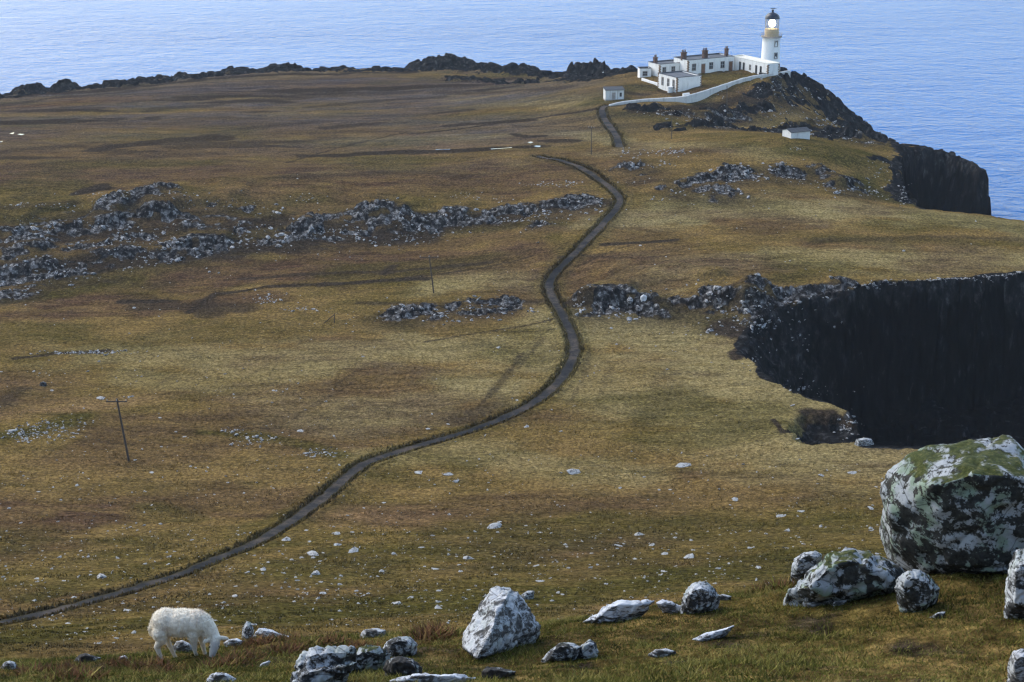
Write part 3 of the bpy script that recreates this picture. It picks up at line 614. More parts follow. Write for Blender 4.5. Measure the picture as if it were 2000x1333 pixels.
def glass():
    t = NT('lantern_glass'); m = t.n.new('ShaderNodeMixShader'); tr = t.n.new('ShaderNodeBsdfTransparent'); g = t.n.new('ShaderNodeBsdfGlossy'); g.inputs['Roughness'].default_value = .05
    tr.inputs[0].default_value = (.93, .95, .95, 1); m.inputs[0].default_value = .10; t.lk(tr.outputs[0], m.inputs[1]); t.lk(g.outputs[0], m.inputs[2]); t.lk(m.outputs[0], t.out.inputs[0]); return t.m
lg = MB().lathe([(1.98, zr(56.5)), (1.98, zr(36))], 32, cap=False).build('lantern_glass', glass(), lh, True)
gb = MB(); z0, z1 = zr(56.5), zr(36); nb = 16
for k in range(nb):
    for dr in (1, -1):
        for s in range(2):
            a = 2 * math.pi * (k + dr * s * .5) / nb; b = 2 * math.pi * (k + dr * (s + 1) * .5) / nb
            gb.rod((2.0 * math.cos(a), 2.0 * math.sin(a), z0 + (z1 - z0) * s / 2), (2.0 * math.cos(b), 2.0 * math.sin(b), z0 + (z1 - z0) * (s + 1) / 2), .035, n=4)
gb.build('glazing_bars', M_sur, lg)
t = NT('lit_lamp'); e = t.n.new('ShaderNodeEmission'); e.inputs[0].default_value = (1.0, .88, .62, 1); e.inputs[1].default_value = 3.2; t.lk(e.outputs[0], t.out.inputs[0])
zc = zr(46); MB().lathe([(.02, zc - 1.15), (.6, zc - 1.0), (.98, zc - .5), (1.1, zc), (.98, zc + .5), (.6, zc + 1.0), (.02, zc + 1.15)], 24).build('lamp', t.m, lh, True)
zd = zr(36); H = zr(24.5) - zd
dm = MB().lathe([(2.12, zd - .12), (2.2, zd), (2.12, zd + .12)] + [(2.1 * math.cos(q), zd + .12 + (H - .12) * math.sin(q)) for q in np.linspace(.1, 1.35, 9)] + [(.32, zd + H), (.32, zr(21.5)), (.42, zr(21)), (.42, zr(20)), (.12, zr(19.3)), (.05, zr(17.5))], 32).build('dome', M_black, lh, True)
MB().box(-.5, .75, -.03, .03, zr(18.2), zr(16.6)).rod((-.8, 0, zr(17.4)), (1.1, 0, zr(17.4)), .05).build('weather_vane', M_black, dm)
for py in (84, 107):
    a = R(-90 - 8 + 33); zc = zr(py); rr = 2.62 if py < 100 else 2.72
    w = MB(Matrix()); ca, sa = math.cos(a), math.sin(a)
    def cyl_box(mb, u0, u1, r0, r1, z0, z1):
        mb.add([(r * ca - u * sa, r * sa + u * ca, z) for z in (z0, z1) for r, u in ((r0, u0), (r1, u0), (r1, u1), (r0, u1))], [(3, 2, 1, 0), (4, 5, 6, 7), (0, 1, 5, 4), (1, 2, 6, 5), (2, 3, 7, 6), (3, 0, 4, 7)])
    for u0, u1, a0, a1 in ((-.62, -.36, -.95, .95), (.36, .62, -.95, .95), (-.36, .36, .7, .95), (-.36, .36, -.95, -.72)): cyl_box(w, u0, u1, rr - .5, rr + .07, zc + a0, zc + a1)
    wo = w.build('window', M_sur, lh); g = MB(); cyl_box(g, -.36, .36, rr - .5, rr - .02, zc - .72, zc + .7); g.build('pane', M_dark, wo)

# ---------------------------------------------------------------- keepers' buildings
class Block:
    """a rectangular building: local x along the front, y into the block; origin at the front left corner on plan"""
    def __init__(self, name, label, cat, corner, rot, Lx, Wy, z0, z1, roofmat=None, par=.32, quoins=(), edge=None):
        self.L, self.W, self.z0, self.z1 = Lx, Wy, 0, z1 - z0
        self.o = tag(empty(name, (corner[0], corner[1], z0), rot), label, cat)
        h = z1 - z0
        MB().box(0, Lx, 0, Wy, -2.5, h - par).box(0, Lx, 0, .28, h - par, h).box(0, Lx, Wy - .28, Wy, h - par, h).box(0, .28, .28, Wy - .28, h - par, h).box(Lx - .28, Lx, .28, Wy - .28, h - par, h).build('wall', M_white, self.o)
        r = MB().add([(.283, .283, h - par + .01), (Lx - .283, .283, h - par + .01), (Lx - .283, Wy - .283, h - par + .12), (.283, Wy - .283, h - par + .12)], [(0, 1, 2, 3)]).box(.283, Lx - .283, Wy - .29, Wy - .283, h - par, h - .005)
        self.roof = r.build('roof', roofmat or M_roof, self.o)
        MB().box(-.07, Lx + .07, -.07, .30, h + .003, h + .11).box(-.07, Lx + .07, Wy - .30, Wy + .07, h + .003, h + .11).box(-.07, .30, .30, Wy - .30, h + .003, h + .11).box(Lx - .30, Lx + .07, .30, Wy - .30, h + .003, h + .11).build('coping', edge or M_sur, self.o)
        for x, y in quoins:
            q = MB(); n_ = int(h / .34)
            for k in range(n_):
                a, b = ((.52, .3), (.3, .52))[k % 2]; x0, x1 = (-.03, a) if x == 0 else (Lx - a, Lx + .03); y0, y1 = (-.03, b) if y == 0 else (Wy - b, Wy + .03)
                q.box(x0, x1, y0, y1, k * .34 + .01, k * .34 + .32)
            q.build('quoin', M_quoin, self.o)
    def face(self, f, u0, u1, z0, z1, d0, d1):
        """box lying on a face: f front, l left side, r right side; u along it, d out of it"""
        if f == 'f': return (u0, u1, -d1, -d0, z0, z1)
        if f == 'l': return (-d1, -d0, u0, u1, z0, z1)
        return (self.L + d0, self.L + d1, u0, u1, z0, z1)
    def window(self, f, u, w, z0, z1, name='window', mat=None, sur=True):
        mb = MB(); s = .17 if sur else .06
        for a, b, cc, d in ((u - w / 2 - s, u - w / 2, z0 - s, z1 + s), (u + w / 2, u + w / 2 + s, z0 - s, z1 + s), (u - w / 2, u + w / 2, z1, z1 + s), (u - w / 2, u + w / 2, z0 - s, z0)): mb.box(*self.face(f, a, b, cc, d, -.1, .06))
        wo = mb.build(name, M_sur, self.o); MB().box(*self.face(f, u - w / 2, u + w / 2, z0, z1, -.1, .012)).build('pane' if name == 'window' else 'panel', mat or M_dark, wo)
        if name == 'window': MB().box(*self.face(f, u - .03, u + .03, z0, z1, .012, .03)).box(*self.face(f, u - w / 2, u + w / 2, (z0 + z1) / 2 - .03, (z0 + z1) / 2 + .03, .012, .034)).build('sash', M_hut, wo)
    def chimney(self, x, y, w, d, z0, z1, pots):
        s = MB().box(x - w / 2, x + w / 2, y - d / 2, y + d / 2, z0, z1 - .25).box(x - w / 2 - .1, x + w / 2 + .1, y - d / 2 - .1, y + d / 2 + .1, z1 - .25, z1).build('chimney', M_sand, self.o)
        for k in range(pots): MB().lathe([(.17, z1), (.14, z1 + .55), (.18, z1 + .6), (.18, z1 + .68)], 10, x + (k - (pots - 1) / 2) * w / max(pots, 1), y).build('chimney_pot', M_sand, s)

ROT = R(29)
U = lambda a: np.array([math.cos(a), math.sin(a)])
zt = 35.2; A = P(1344, 118.5, zt)
house = Block('keepers_house', 'long white flat-roofed house with three red chimneys behind the courtyard', 'house', A, ROT, 16.2, 7.2, 31.0, zt, quoins=[(0, 0)], edge=M_edge)
for fu, nm in ((.13, 'w'), (.33, 'd'), (.50, 'w'), (.75, 'w'), (.93, 'd')):
    if nm == 'w': house.window('f', fu * 16.2, 1.15, 1.25, 2.95)
    else: house.window('f', fu * 16.2, 1.15, .05, 2.75, 'door', M_door)
for fx, pots in ((.04, 3), (.50, 3), (.97, 2)): house.chimney(fx * 16.2, 3.2, 1.5 if pots > 2 else .9, .8, 3.8, 6.1, pots)
zw = 34.0; A2 = P(1288.5, 126.5, zw)
Lw = math.hypot(A[0] - A2[0], A[1] - A2[1])
wing = Block('low_house', 'lower white house wing with one chimney, joined to the long house', 'house', A2, ROT, 9.4, 5.8, 30.4, zw, quoins=[(0, 0)], edge=M_edge)
for fu in (.17, .50, .80): wing.window('f', fu * 9.4, 1.0, 1.3, 2.6)
wing.chimney(.5, 3.0, .8, 1.1, 3.3, 5.3, 2)
zo = 32.6; A3 = P(1250, 134.5, zo)
outh = Block('outhouse', 'small square white outhouse at the seaward end of the keepers\' houses', 'outhouse', A3, R(8), 3.3, 3.0, 29.6, zo, edge=M_edge)
outh.window('f', 1.5, 1.1, 1.0, 2.1)
zf = 33.4; A4 = P(1322.5, 152.5, zf)
fb_corner = np.array(A4[:2]) - 0 * U(ROT)
front = Block('store_building', 'white flat-roofed store with brown quoins nearest the boundary wall', 'building', fb_corner, ROT, 8.3, 9.4, 28.6, zf, quoins=[(0, 0), (1, 0), (0, 1)], edge=M_edge)
for v in (1.6, 4.2, 7.0): front.window('l', v, .8, 1.9, 3.9)
zg = 34.9; A5 = P(1500, 125.5, zg)
eng = Block('engine_house', 'white engine house with pale cream roof at the foot of the tower', 'building', A5, ROT, 4.2, 17.5, 30.9, zg, roofmat=M_cream, quoins=[(0, 0), (1, 0)], edge=M_cream)
for v, w, a, b, nm in ((3.2, .8, .1, 2.9, 'door'), (5.3, .8, .1, 2.9, 'door'), (8.2, .6, 1.3, 2.6, 'window'), (11.2, .75, .1, 2.9, 'door'), (13.0, .75, .1, 2.9, 'door')):
    eng.window('l', v, w, a, b, nm, M_dark, sur=False if nm == 'door' else True)
for k, v in enumerate((.75, 1.9)):
    p = np.array(A5[:2]) + U(ROT + R(90)) * v - U(ROT) * .75
    o = MB().box(-.45, .45, -.5, .5, -.3, 1.25).box(-.5, .5, -.55, .55, 1.25, 1.36).build('storage_bin', M_dark); o.location = (p[0], p[1], 30.9); o.rotation_euler = (0, 0, ROT)
    tag(o, ['dark storage bin against the engine house, beside the brown corner stones', 'dark storage bin against the engine house, nearer the doors'][k], 'bin', 'bins against the engine house')

def wall_run(name, label, pts, th, mat, kdrop=2.0, cat='wall'):
    """pts: (x, y, top z); a straight-sided wall with a rounded cope"""
    g = np.array(pts); vs, fs = [], []
    for k in range(len(g)):
        tg = g[min(k + 1, len(g) - 1)][:2] - g[max(k - 1, 0)][:2]; tg /= np.hypot(*tg); nn = np.array([-tg[1], tg[0]])
        for s, dz in ((-th / 2, -kdrop), (-th / 2, -.12), (-th / 4, 0), (th / 4, 0), (th / 2, -.12), (th / 2, -kdrop)): vs.append((g[k][0] + nn[0] * s, g[k][1] + nn[1] * s, g[k][2] + dz))
    for k in range(len(g) - 1):
        a, b = 6 * k, 6 * k + 6
        for j in range(5): fs.append((a + j, b + j, b + j + 1, a + j + 1))
    fs.append((0, 1, 2, 3, 4, 5)); e = 6 * (len(g) - 1); fs.append((e + 5, e + 4, e + 3, e + 2, e + 1, e))
    return tag(mesh_obj(name, vs, fs, mat), label, cat)
def dens(pl, n=5):
    out = []
    for k in range(len(pl) - 1):
        for s in range(n): out.append(tuple(np.array(pl[k]) * (1 - s / n) + np.array(pl[k + 1]) * s / n))
    out.append(pl[-1]); return out
bw = dens([P(*q) for q in [(1190, 204.5, 29.0), (1215, 198.5, 29.5), (1260, 193.5, 29.9), (1320, 190, 30.5), (1340, 187.5, 30.9), (1372, 178.5, 31.2), (1398, 170, 31.4), (1424, 161.5, 31.6), (1450, 153, 31.8), (1475, 147.5, 32.0), (1500, 144.5, 32.1), (1520, 141.5, 32.2), (1542, 137.5, 32.2)]])
bw = [(x + .1 * math.sin(k * 1.7), y, z) for k, (x, y, z) in enumerate(bw)]
wall_run('boundary_wall', 'long curving pale stone wall climbing round the lighthouse courtyard', bw, .6, M_wallst, 4.2)
wall_run('yard_wall', 'low white yard wall between the outhouse and the store', dens([P(*q) for q in [(1254, 152.5, 30.7), (1270, 158, 30.6), (1290, 163.5, 30.5)]]), .4, M_white, 2.2)
wall_run('gate_wall', 'short white wall stub with pillar below the store corner', dens([P(*q) for q in [(1334, 183, 31.1), (1346, 181.5, 31.1)]]), .5, M_white, 2.6)
tk = P(1309, 178, 29.6); tank = MB().lathe([(.75, -.6), (.75, 1.0), (.82, 1.02), (.82, 1.15), (.1, 1.2)], 16).build('water_tank', M_hut, None); tank.location = tk
tag(tank, 'pale round water tank standing by the store wall', 'tank')

# two small huts
h1 = P(1182.5, 197, 28.6)
hut = tag(empty('hut', h1, R(7)), 'small white hut with dark lean-to roof where the path meets the boundary wall', 'hut')
MB().box(0, 5.1, 0, 3.4, -1.0, 2.75).build('wall', M_hut, hut)
MB().add([(-.15, -.2, 2.76), (5.25, -.2, 2.76), (5.25, 3.6, 3.05), (-.15, 3.6, 3.05), (-.15, -.2, 2.9), (5.25, -.2, 2.9), (5.25, 3.6, 3.2), (-.15, 3.6, 3.2)], [(3, 2, 1, 0), (4, 5, 6, 7), (0, 1, 5, 4), (1, 2, 6, 5), (2, 3, 7, 6), (3, 0, 4, 7)]).build('roof', M_hutroof, hut)
MB().box(-.06, 5.16, -.06, 3.46, -1.1, .28).build('plinth', M_sur, hut)
MB().box(1.75, 2.75, -.05, .02, .3, 2.15).build('door', M_sur, hut)
w = MB().box(3.75, 3.85, -.06, .02, .9, 2.2).box(4.45, 4.55, -.06, .02, .9, 2.2).box(3.85, 4.45, -.06, .02, 2.1, 2.2).box(3.85, 4.45, -.06, .02, .9, 1.0).build('window', M_hut, hut)
MB().box(3.85, 4.45, -.02, .02, 1.0, 2.1).build('pane', M_dark, w)
for x in (.03, 1.2, 3.2, 4.97): MB().box(x, x + .1, -.04, 0, .29, 2.74).build('batten', M_sur, hut)
h2 = P(1544.5, 274.5, 31.4)
hut2 = tag(empty('hut', h2, R(24)), 'isolated weathered white hut with dark slate roof on the grassy brow', 'hut')
MB().add([(0, 0, -1), (5.2, 0, -1), (5.2, 3.6, -1), (0, 3.6, -1), (0, 0, 1.75), (5.2, 0, 1.75), (5.2, 3.6, 1.75), (0, 3.6, 1.75), (0, 1.8, 2.25), (5.2, 1.8, 2.25)], [(3, 2, 1, 0), (0, 1, 5, 4), (2, 3, 7, 6), (1, 2, 6, 9, 5), (3, 0, 4, 8, 7)]).build('wall', M_hut, hut2)
MB().add([(-.15, -.2, 1.73), (5.35, -.2, 1.73), (5.35, 1.8, 2.33), (-.15, 1.8, 2.33), (-.15, 3.8, 1.73), (5.35, 3.8, 1.73), (-.15, -.2, 1.83), (5.35, -.2, 1.83), (5.35, 1.8, 2.43), (-.15, 1.8, 2.43), (-.15, 3.8, 1.83), (5.35, 3.8, 1.83)],
    [(0, 3, 2, 1), (3, 4, 5, 2), (6, 7, 8, 9), (9, 8, 11, 10), (0, 1, 7, 6), (5, 4, 10, 11), (1, 2, 8, 7), (2, 5, 11, 8), (3, 0, 6, 9), (4, 3, 9, 10)]).build('roof', M_hutroof, hut2)
cm = P(1178, 150.5, 24.0)
o = MB().lathe([(.75, -.6), (.62, .2), (.4, .9), (.2, 1.45), (.08, 1.55)], 7).build('marker_cairn', M_hut); o.location = cm
tag(o, 'tiny white conical marker cairn beside the black sea stacks', 'cairn')

# ---------------------------------------------------------------- poles
def pole(base, top, label, arm=1.6, r=.13, brace=False):
    g, ok = ground([base[0]], [base[1]]); b = g[0]; tp = PY(top[0], top[1], b[1])
    o = tag(empty('utility_pole', b), label, 'pole', 'wooden poles along the headland')
    d = Vector(tp) - Vector(b)
    MB().rod((0, 0, -.8), tuple(d), r, r * .72).build('shaft', M_wood, o)
    if arm:
        a = d - Vector((0, 0, .35)); ar = MB().box(-arm, arm, -.22, -.1, -.07, .07).build('crossarm', M_wood, o); ar.location = a
        for x in (-arm + .12, 0, arm - .12): s = MB().rod((x, -.16, .07), (x, -.16, .3), .055, .07, 6).build('insulator', M_sur, ar)
    if brace: MB().rod((-1.9, .1, -.2), tuple(d * .85), .07).build('brace', M_wood, o)
    return o
pole((253, 901), (228, 779), 'leaning dark wooden pole with crossarm, standing alone below the path bend', 1.35, .16)
pole((848, 573), (838, 499), 'thin grey pole with a wide crossarm above the rock band', 1.7, .13)
pole((653, 631), (653, 612), 'short wooden post with a slanting brace on the grass', 0, .09, True)
pole((1155, 302), (1155, 247), 'thin dark pole beside the upper path bend', .7, .10)
pole((1312, 272), (1312, 215), 'thin dark pole on the turf below the boundary wall', .7, .10)
pole((1420, 217), (1420, 168), 'pale slender pole on the dark rocks in front of the boundary wall', .0, .13)

# ---------------------------------------------------------------- pools on the bog
def pool_mat():
    t = NT('bog_water'); return t.done((.03, .035, .045), .06, .5)
MP = pool_mat()
def pool(pl):
    g, ok = ground([q[0] for q in pl], [q[1] for q in pl]); vs = [(x, y, gz1(x, y) + .07) for x, y, z in g]
    zc = np.mean(g, 0); n_ = len(vs); vs.append((zc[0], zc[1], gz1(zc[0], zc[1]) + .08))
    o = mesh_obj('bog_pool', vs, [(k, (k + 1) % n_, n_) for k in range(n_)], MP); bm = bmesh.new(); bm.from_mesh(o.data); bmesh.ops.recalc_face_normals(bm, faces=bm.faces)
    if sum(f.normal.z for f in bm.faces) < 0: bmesh.ops.reverse_faces(bm, faces=bm.faces)
    bm.to_mesh(o.data); bm.free(); tag(o, kind='structure')
for pl in [[(1042, 286), (1048, 285), (1056, 285.5), (1055, 288), (1048, 288)], [(1030, 279), (1037, 277), (1042, 279), (1036, 281)], [(958, 291.5), (985, 290), (1000, 288.5), (1000, 289.5), (982, 291), (960, 292.5)], [(850, 292.5), (878, 292), (880, 293), (852, 293.5)],
           [(33, 263), (40, 262), (48, 263), (42, 265)], [(18, 262), (28, 259), (26, 263)], [(0, 277), (5, 276), (5, 278), (0, 279)]]: pool(pl)

# ---------------------------------------------------------------- stone
def stone_mat(name, dark, pale, lo, hi, green=0.0, moss=0.0, streak=(1, 1, 1), warm=0.0, sc=1.0):
    t = NT(name); o = t.scale(t.obj(), streak)
    a = t.noise(o, 2.2 * sc, 6, .68, .5); b = t.noise(o, 9 * sc, 4, .7)
    f = t.math('ADD', a, t.math('MULTIPLY', t.math('SUBTRACT', b, .5), .45)); f = t.math('ADD', f, t.math('MULTIPLY', t.nrmz(), .05))
    base = t.ramp(b, [(.3, tuple(q * .45 for q in dark)), (.7, tuple(q * 1.5 for q in dark))])
    pl = t.ramp(t.noise(o, 5 * sc, 4, .6), [(.3, tuple(q * .75 for q in pale)), (.7, pale)])
    if green: pl = t.mix(t.math('MULTIPLY', t.rng(t.noise(t.obj(), 1.3 * sc, 3, .6), .48, .62), green), pl, (.17, .24, .15))
    col = t.mix(t.rng(f, lo, hi), base, pl)
    cr = t.voro(t.scale(t.obj(), streak), 1.6 * sc, 'DISTANCE_TO_EDGE'); col = t.mix(t.math('MULTIPLY', t.rng(cr.outputs['Distance'], 0.0, .04, .6, 0), t.rng(a, .42, .55)), col, tuple(q * .4 for q in dark))
    if moss:
        m = t.math('ADD', t.math('MULTIPLY', t.nrmz(), .55), t.math('MULTIPLY', t.noise(t.obj(), 1.9, 4, .65), .9))
        mc = t.ramp(t.noise(t.obj(), 14, 3, .7), [(.3, (.016, .026, .007)), (.55, (.055, .062, .016)), (.75, (.13, .115, .04))])
        col = t.mix(t.math('MULTIPLY', t.rng(m, .88, .98), moss), col, mc)
    t.bump(t.math('ADD', t.math('MULTIPLY', a, .6), t.math('MULTIPLY', b, .4)), .8, .06 / sc)
    return t.done(col, .92, .15)
M_boulder = stone_mat('lichened_boulder', (.040, .040, .036), (.37, .39, .40), .475, .55, .75, .97, sc=1.5)
M_bluelich = stone_mat('blue_grey_stone', (.045, .045, .045), (.50, .52, .54), .45, .57, .35, .25, (1, 1, 1.2), sc=1.5)
M_pale = stone_mat('pale_stone', (.085, .083, .08), (.52, .53, .54), .44, .58, .2, 0, (.7, 1, 1.6), sc=1.6)
M_slab = stone_mat('slab_stone', (.11, .108, .105), (.60, .62, .65), .42, .52, .1, 0, (.6, 1, 2.2), sc=1.8)
M_darkst = stone_mat('dark_stone', (.04, .038, .036), (.30, .31, .32), .54, .66, .2, 0, sc=1.8)
M_small = stone_mat('field_stone', (.07, .065, .06), (.47, .46, .44), .40, .56, .1, 0, sc=2.5)

def remesh(bm_or_obj, voxel, smooth=1):
    o = bm_or_obj; m = o.modifiers.new('r', 'REMESH'); m.mode = 'VOXEL'; m.voxel_size = voxel
    dg = bpy.context.evaluated_depsgraph_get(); me = bpy.data.meshes.new_from_object(o.evaluated_get(dg)); o.modifiers.clear(); old = o.data; o.data = me; bpy.data.meshes.remove(old)
    if smooth:
        bm = bmesh.new(); bm.from_mesh(me)
        for _ in range(smooth): bmesh.ops.smooth_vert(bm, verts=bm.verts, factor=.5, use_axis_x=True, use_axis_y=True, use_axis_z=True)
        bm.to_mesh(me); bm.free()
    return o

def boulder(name, label, hulls, base, mat, rough=1.0, cat='boulder', depth=.8, back=1.0, sink=.25, seed=0, front=None, group=None, y=None):
    """hulls: outlines of the stone's masses as seen, in pixels, with the base pixel that stands on the turf"""
    if y is None:
        g, ok = ground([base[0]], [base[1]]); Y0 = g[0][1]
    else: Y0 = y
    ctr = PY(base[0], base[1], Y0)
    k = k_at(ctr)
    bm = bmesh.new(); size = 0
    for ol in hulls:
        dyo = 0
        if isinstance(ol, tuple): ol, bp = ol; dyo = float(ground([bp[0]], [bp[1]])[0][0][1] - Y0)
        ax = sum(p[0] for p in ol) / len(ol); ay = sum(p[1] for p in ol) / len(ol); wid = max(max(p[0] for p in ol) - min(p[0] for p in ol), max(p[1] for p in ol) - min(p[1] for p in ol)) / k
        size = max(size, wid); pts = []
        for px, py in ol:
            pts.append(PY(px, py, Y0 + dyo))
            if front is None: pts.append(PY(ax + (px - ax) * .62, ay + (py - ay) * .55 + (6 if py > ay else 0), Y0 + dyo - depth * wid * .42))
            pts.append(PY(ax + (px - ax) * .80, ay + (py - ay) * .80, Y0 + dyo + back * wid * .55))
        for fx, fy, fd in (front or []): pts.append(PY(fx, fy, Y0 + fd))
        for px, py in ol:
            if py > ay + 2: q = PY(px, py, Y0 + dyo); pts.append((q[0], q[1] + .1, q[2] - sink - .2 * wid * 0)); pts.append((q[0] * (1 + back * wid * .5 / Y0), q[1] + back * wid * .5, q[2] - sink - .35 * back * wid))
        vs = [bm.verts.new((p[0] - ctr[0], p[1] - ctr[1], p[2] - ctr[2])) for p in pts]
        r = bmesh.ops.convex_hull(bm, input=vs); bmesh.ops.delete(bm, geom=[v for v in vs if v.is_valid and not v.link_faces], context='VERTS')
    me = bpy.data.meshes.new(name); bm.to_mesh(me); bm.free()
    o = bpy.data.objects.new(name, me); COL.objects.link(o); me.materials.append(mat); o.location = ctr
    remesh(o, max(size / 62, .012), 1)
    me = o.data; n = len(me.vertices); co = np.empty(n * 3, np.float32); me.vertices.foreach_get('co', co); co = co.reshape(-1, 3)
    no = np.empty(n * 3, np.float32); me.vertices.foreach_get('normal', no); no = no.reshape(-1, 3)
    s = size; out = co.copy()
    for i in range(n):
        p = Vector(co[i]) / s; p2 = p + Vector((seed * 7.1, seed * 3.3, seed))
        a = mnoise.fractal(p2 * 2.6, 1.0, 2.0, 3) ; rid = 1 - abs(mnoise.noise(p2 * 4.5)) * 2
        b = mnoise.fractal(p2 * 11, .9, 2.0, 3)
        cell = mnoise.voronoi(p2 * 3.2)[0]; cr = cell[1] - cell[0]
        out[i] += no[i] * s * rough * (.017 * a - .014 * max(0, rid - .55) * 2 + .012 * b - .016 * max(0, .12 - cr) / .12)
    me.vertices.foreach_set('co', out.ravel()); me.polygons.foreach_set('use_smooth', np.ones(len(me.polygons), bool)); me.update()
    if not me.materials: me.materials.append(mat)
    return tag(o, label, cat, group)

boulder('boulder', 'huge dark boulder with green moss and white lichen on top', [[(1721, 950), (1732, 925), (1762, 895), (1790, 876), (1822, 868), (1870, 872), (1905, 862), (1950, 847), (1976, 849), (1992, 876), (2010, 905), (2060, 950), (2110, 1010), (2110, 1100), (1990, 1108), (1860, 1112), (1790, 1112), (1752, 1090), (1742, 1030), (1724, 985)]], (1850, 1108), M_boulder, .9, depth=.75, back=.8, seed=1, front=[(1738, 1008, -.5), (1826, 950, -1.3), (1900, 925, -1.5), (2010, 935, -1.5), (2080, 970, -1.2), (1800, 1113, -.5), (1850, 1116, -1.05), (1930, 1118, -1.3), (2000, 1118, -1.3), (2080, 1110, -1.0)])
boulder('boulder', 'broad lichen-streaked boulder just below the huge mossy one', [[(1535, 1152), (1552, 1132), (1582, 1112), (1612, 1088), (1640, 1076), (1668, 1070), (1700, 1078), (1732, 1096), (1764, 1110), (1784, 1134), (1772, 1160), (1700, 1172), (1640, 1172), (1590, 1180), (1556, 1178)]], (1650, 1172), M_boulder, 1.5, depth=.6, back=.7, seed=2)
boulder('boulder', 'small blue-grey rock lump behind the broad lichened boulder', [[(1546, 1108), (1552, 1090), (1570, 1078), (1592, 1076), (1606, 1084), (1600, 1118), (1560, 1128)]], (1570, 1150), M_bluelich, 1.3, seed=3, y=27.2)
boulder('boulder', 'knobbly lichened rock between the broad boulder and the huge one', [[(1746, 1150), (1752, 1128), (1772, 1112), (1796, 1112), (1822, 1128), (1836, 1150), (1828, 1172), (1812, 1196), (1786, 1198), (1766, 1180)]], (1790, 1192), M_boulder, 1.5, seed=4)
boulder('flat_stone', 'pale flat stone tucked under the broad boulder', [[(1568, 1176), (1590, 1166), (1625, 1164), (1640, 1170), (1620, 1182), (1580, 1184)]], (1600, 1182), M_pale, .8, 'stone', seed=5, depth=.5, back=.3)
boulder('flat_stone', 'thin pale sliver of stone in front of the broad boulder', [[(1622, 1183), (1630, 1175), (1656, 1171), (1655, 1176), (1632, 1184)]], (1636, 1183), M_pale, .5, 'stone', seed=6, depth=.5, back=.4)
boulder('flat_stone', 'thin dark slab in the grass below the knobbly rock', [[(1812, 1208), (1832, 1196), (1848, 1194), (1846, 1202), (1828, 1210)]], (1830, 1208), M_bluelich, .6, 'stone', seed=7, depth=.5, back=.4)
boulder('boulder', 'tall blue-grey rock cut by the picture edge below the huge boulder', [[(1964, 1140), (1970, 1100), (1984, 1076), (2010, 1068), (2060, 1090), (2080, 1150), (2060, 1210), (1990, 1208), (1966, 1200)]], (1990, 1206), M_bluelich, 1.0, seed=8)
boulder('boulder', 'pale rock in the bottom corner of the grassy foreground', [[(1970, 1290), (1978, 1272), (1996, 1266), (2030, 1280), (2050, 1340), (1990, 1360), (1972, 1320)]], (1990, 1352), M_pale, 1.0, seed=9, y=17.2)
boulder('boulder', 'pointed pale grey boulder, tallest of the foreground rocks', [[(903, 1240), (924, 1200), (944, 1171), (956, 1151), (975, 1143), (998, 1147), (1016, 1163), (1034, 1186), (1058, 1222), (1050, 1232), (1000, 1240), (930, 1262)]], (960, 1258), M_pale, 1.3, depth=.4, back=.5, seed=10, front=[(930, 1288, -1.7), (906, 1266, -1.2), (958, 1240, -1.4), (968, 1195, -.9), (990, 1165, -.45), (1020, 1230, -.5), (1000, 1240, -.8)])
boulder('boulder', 'low dark stone peeping out behind the pointed boulder', [[(1018, 1162), (1030, 1154), (1044, 1154), (1042, 1166), (1024, 1172)]], (1030, 1170), M_bluelich, .8, 'stone', seed=11)
boulder('flat_stone', 'pale grey slab leaning flat against the bank', [[(1135, 1216), (1160, 1198), (1190, 1178), (1212, 1171), (1240, 1174), (1280, 1174), (1262, 1192), (1230, 1206), (1190, 1214), (1150, 1220)]], (1190, 1216), M_slab, 1.2, 'slab', seed=12, depth=.3, back=.3)
boulder('flat_stone', 'smaller pale slab beside the rounded lichened rock', [[(1280, 1178), (1292, 1170), (1312, 1174), (1334, 1186), (1332, 1198), (1312, 1194), (1294, 1184)]], (1318, 1196), M_slab, 1.0, 'slab', seed=13, depth=.4, back=.4)
boulder('boulder', 'rounded grey-green lichened rock on the bank', [[(1328, 1186), (1334, 1160), (1350, 1140), (1372, 1134), (1392, 1144), (1408, 1164), (1400, 1184), (1378, 1200), (1345, 1202)]], (1360, 1198), M_bluelich, 1.4, seed=14)
boulder('flat_stone', 'low pale stone tail beside the rounded lichened rock', [[(1396, 1166), (1412, 1160), (1430, 1165), (1420, 1172), (1400, 1176)]], (1410, 1172), M_pale, .8, 'stone', seed=15, depth=.5, back=.4)
boulder('flat_stone', 'long narrow white slab lying alone in the foreground grass', [[(1350, 1250), (1372, 1238), (1410, 1228), (1435, 1222), (1428, 1231), (1395, 1244), (1362, 1252)]], (1380, 1249), M_slab, .7, 'slab', seed=16, depth=.3, back=.3)
boulder('flat_stone', 'small flat pale stone below the long white slab', [[(1265, 1278), (1280, 1268), (1300, 1267), (1322, 1272), (1310, 1278), (1280, 1281)]], (1290, 1280), M_pale, .6, 'stone', seed=17, depth=.4, back=.4)
boulder('boulder', 'two-humped pale rock half sunk in the foreground turf', [[(1056, 1290), (1072, 1270), (1092, 1256), (1112, 1254), (1140, 1262), (1130, 1284), (1090, 1292)], [(1126, 1280), (1136, 1258), (1152, 1248), (1164, 1254), (1168, 1272), (1150, 1288)]], (1110, 1288), M_bluelich, 1.2, seed=18)
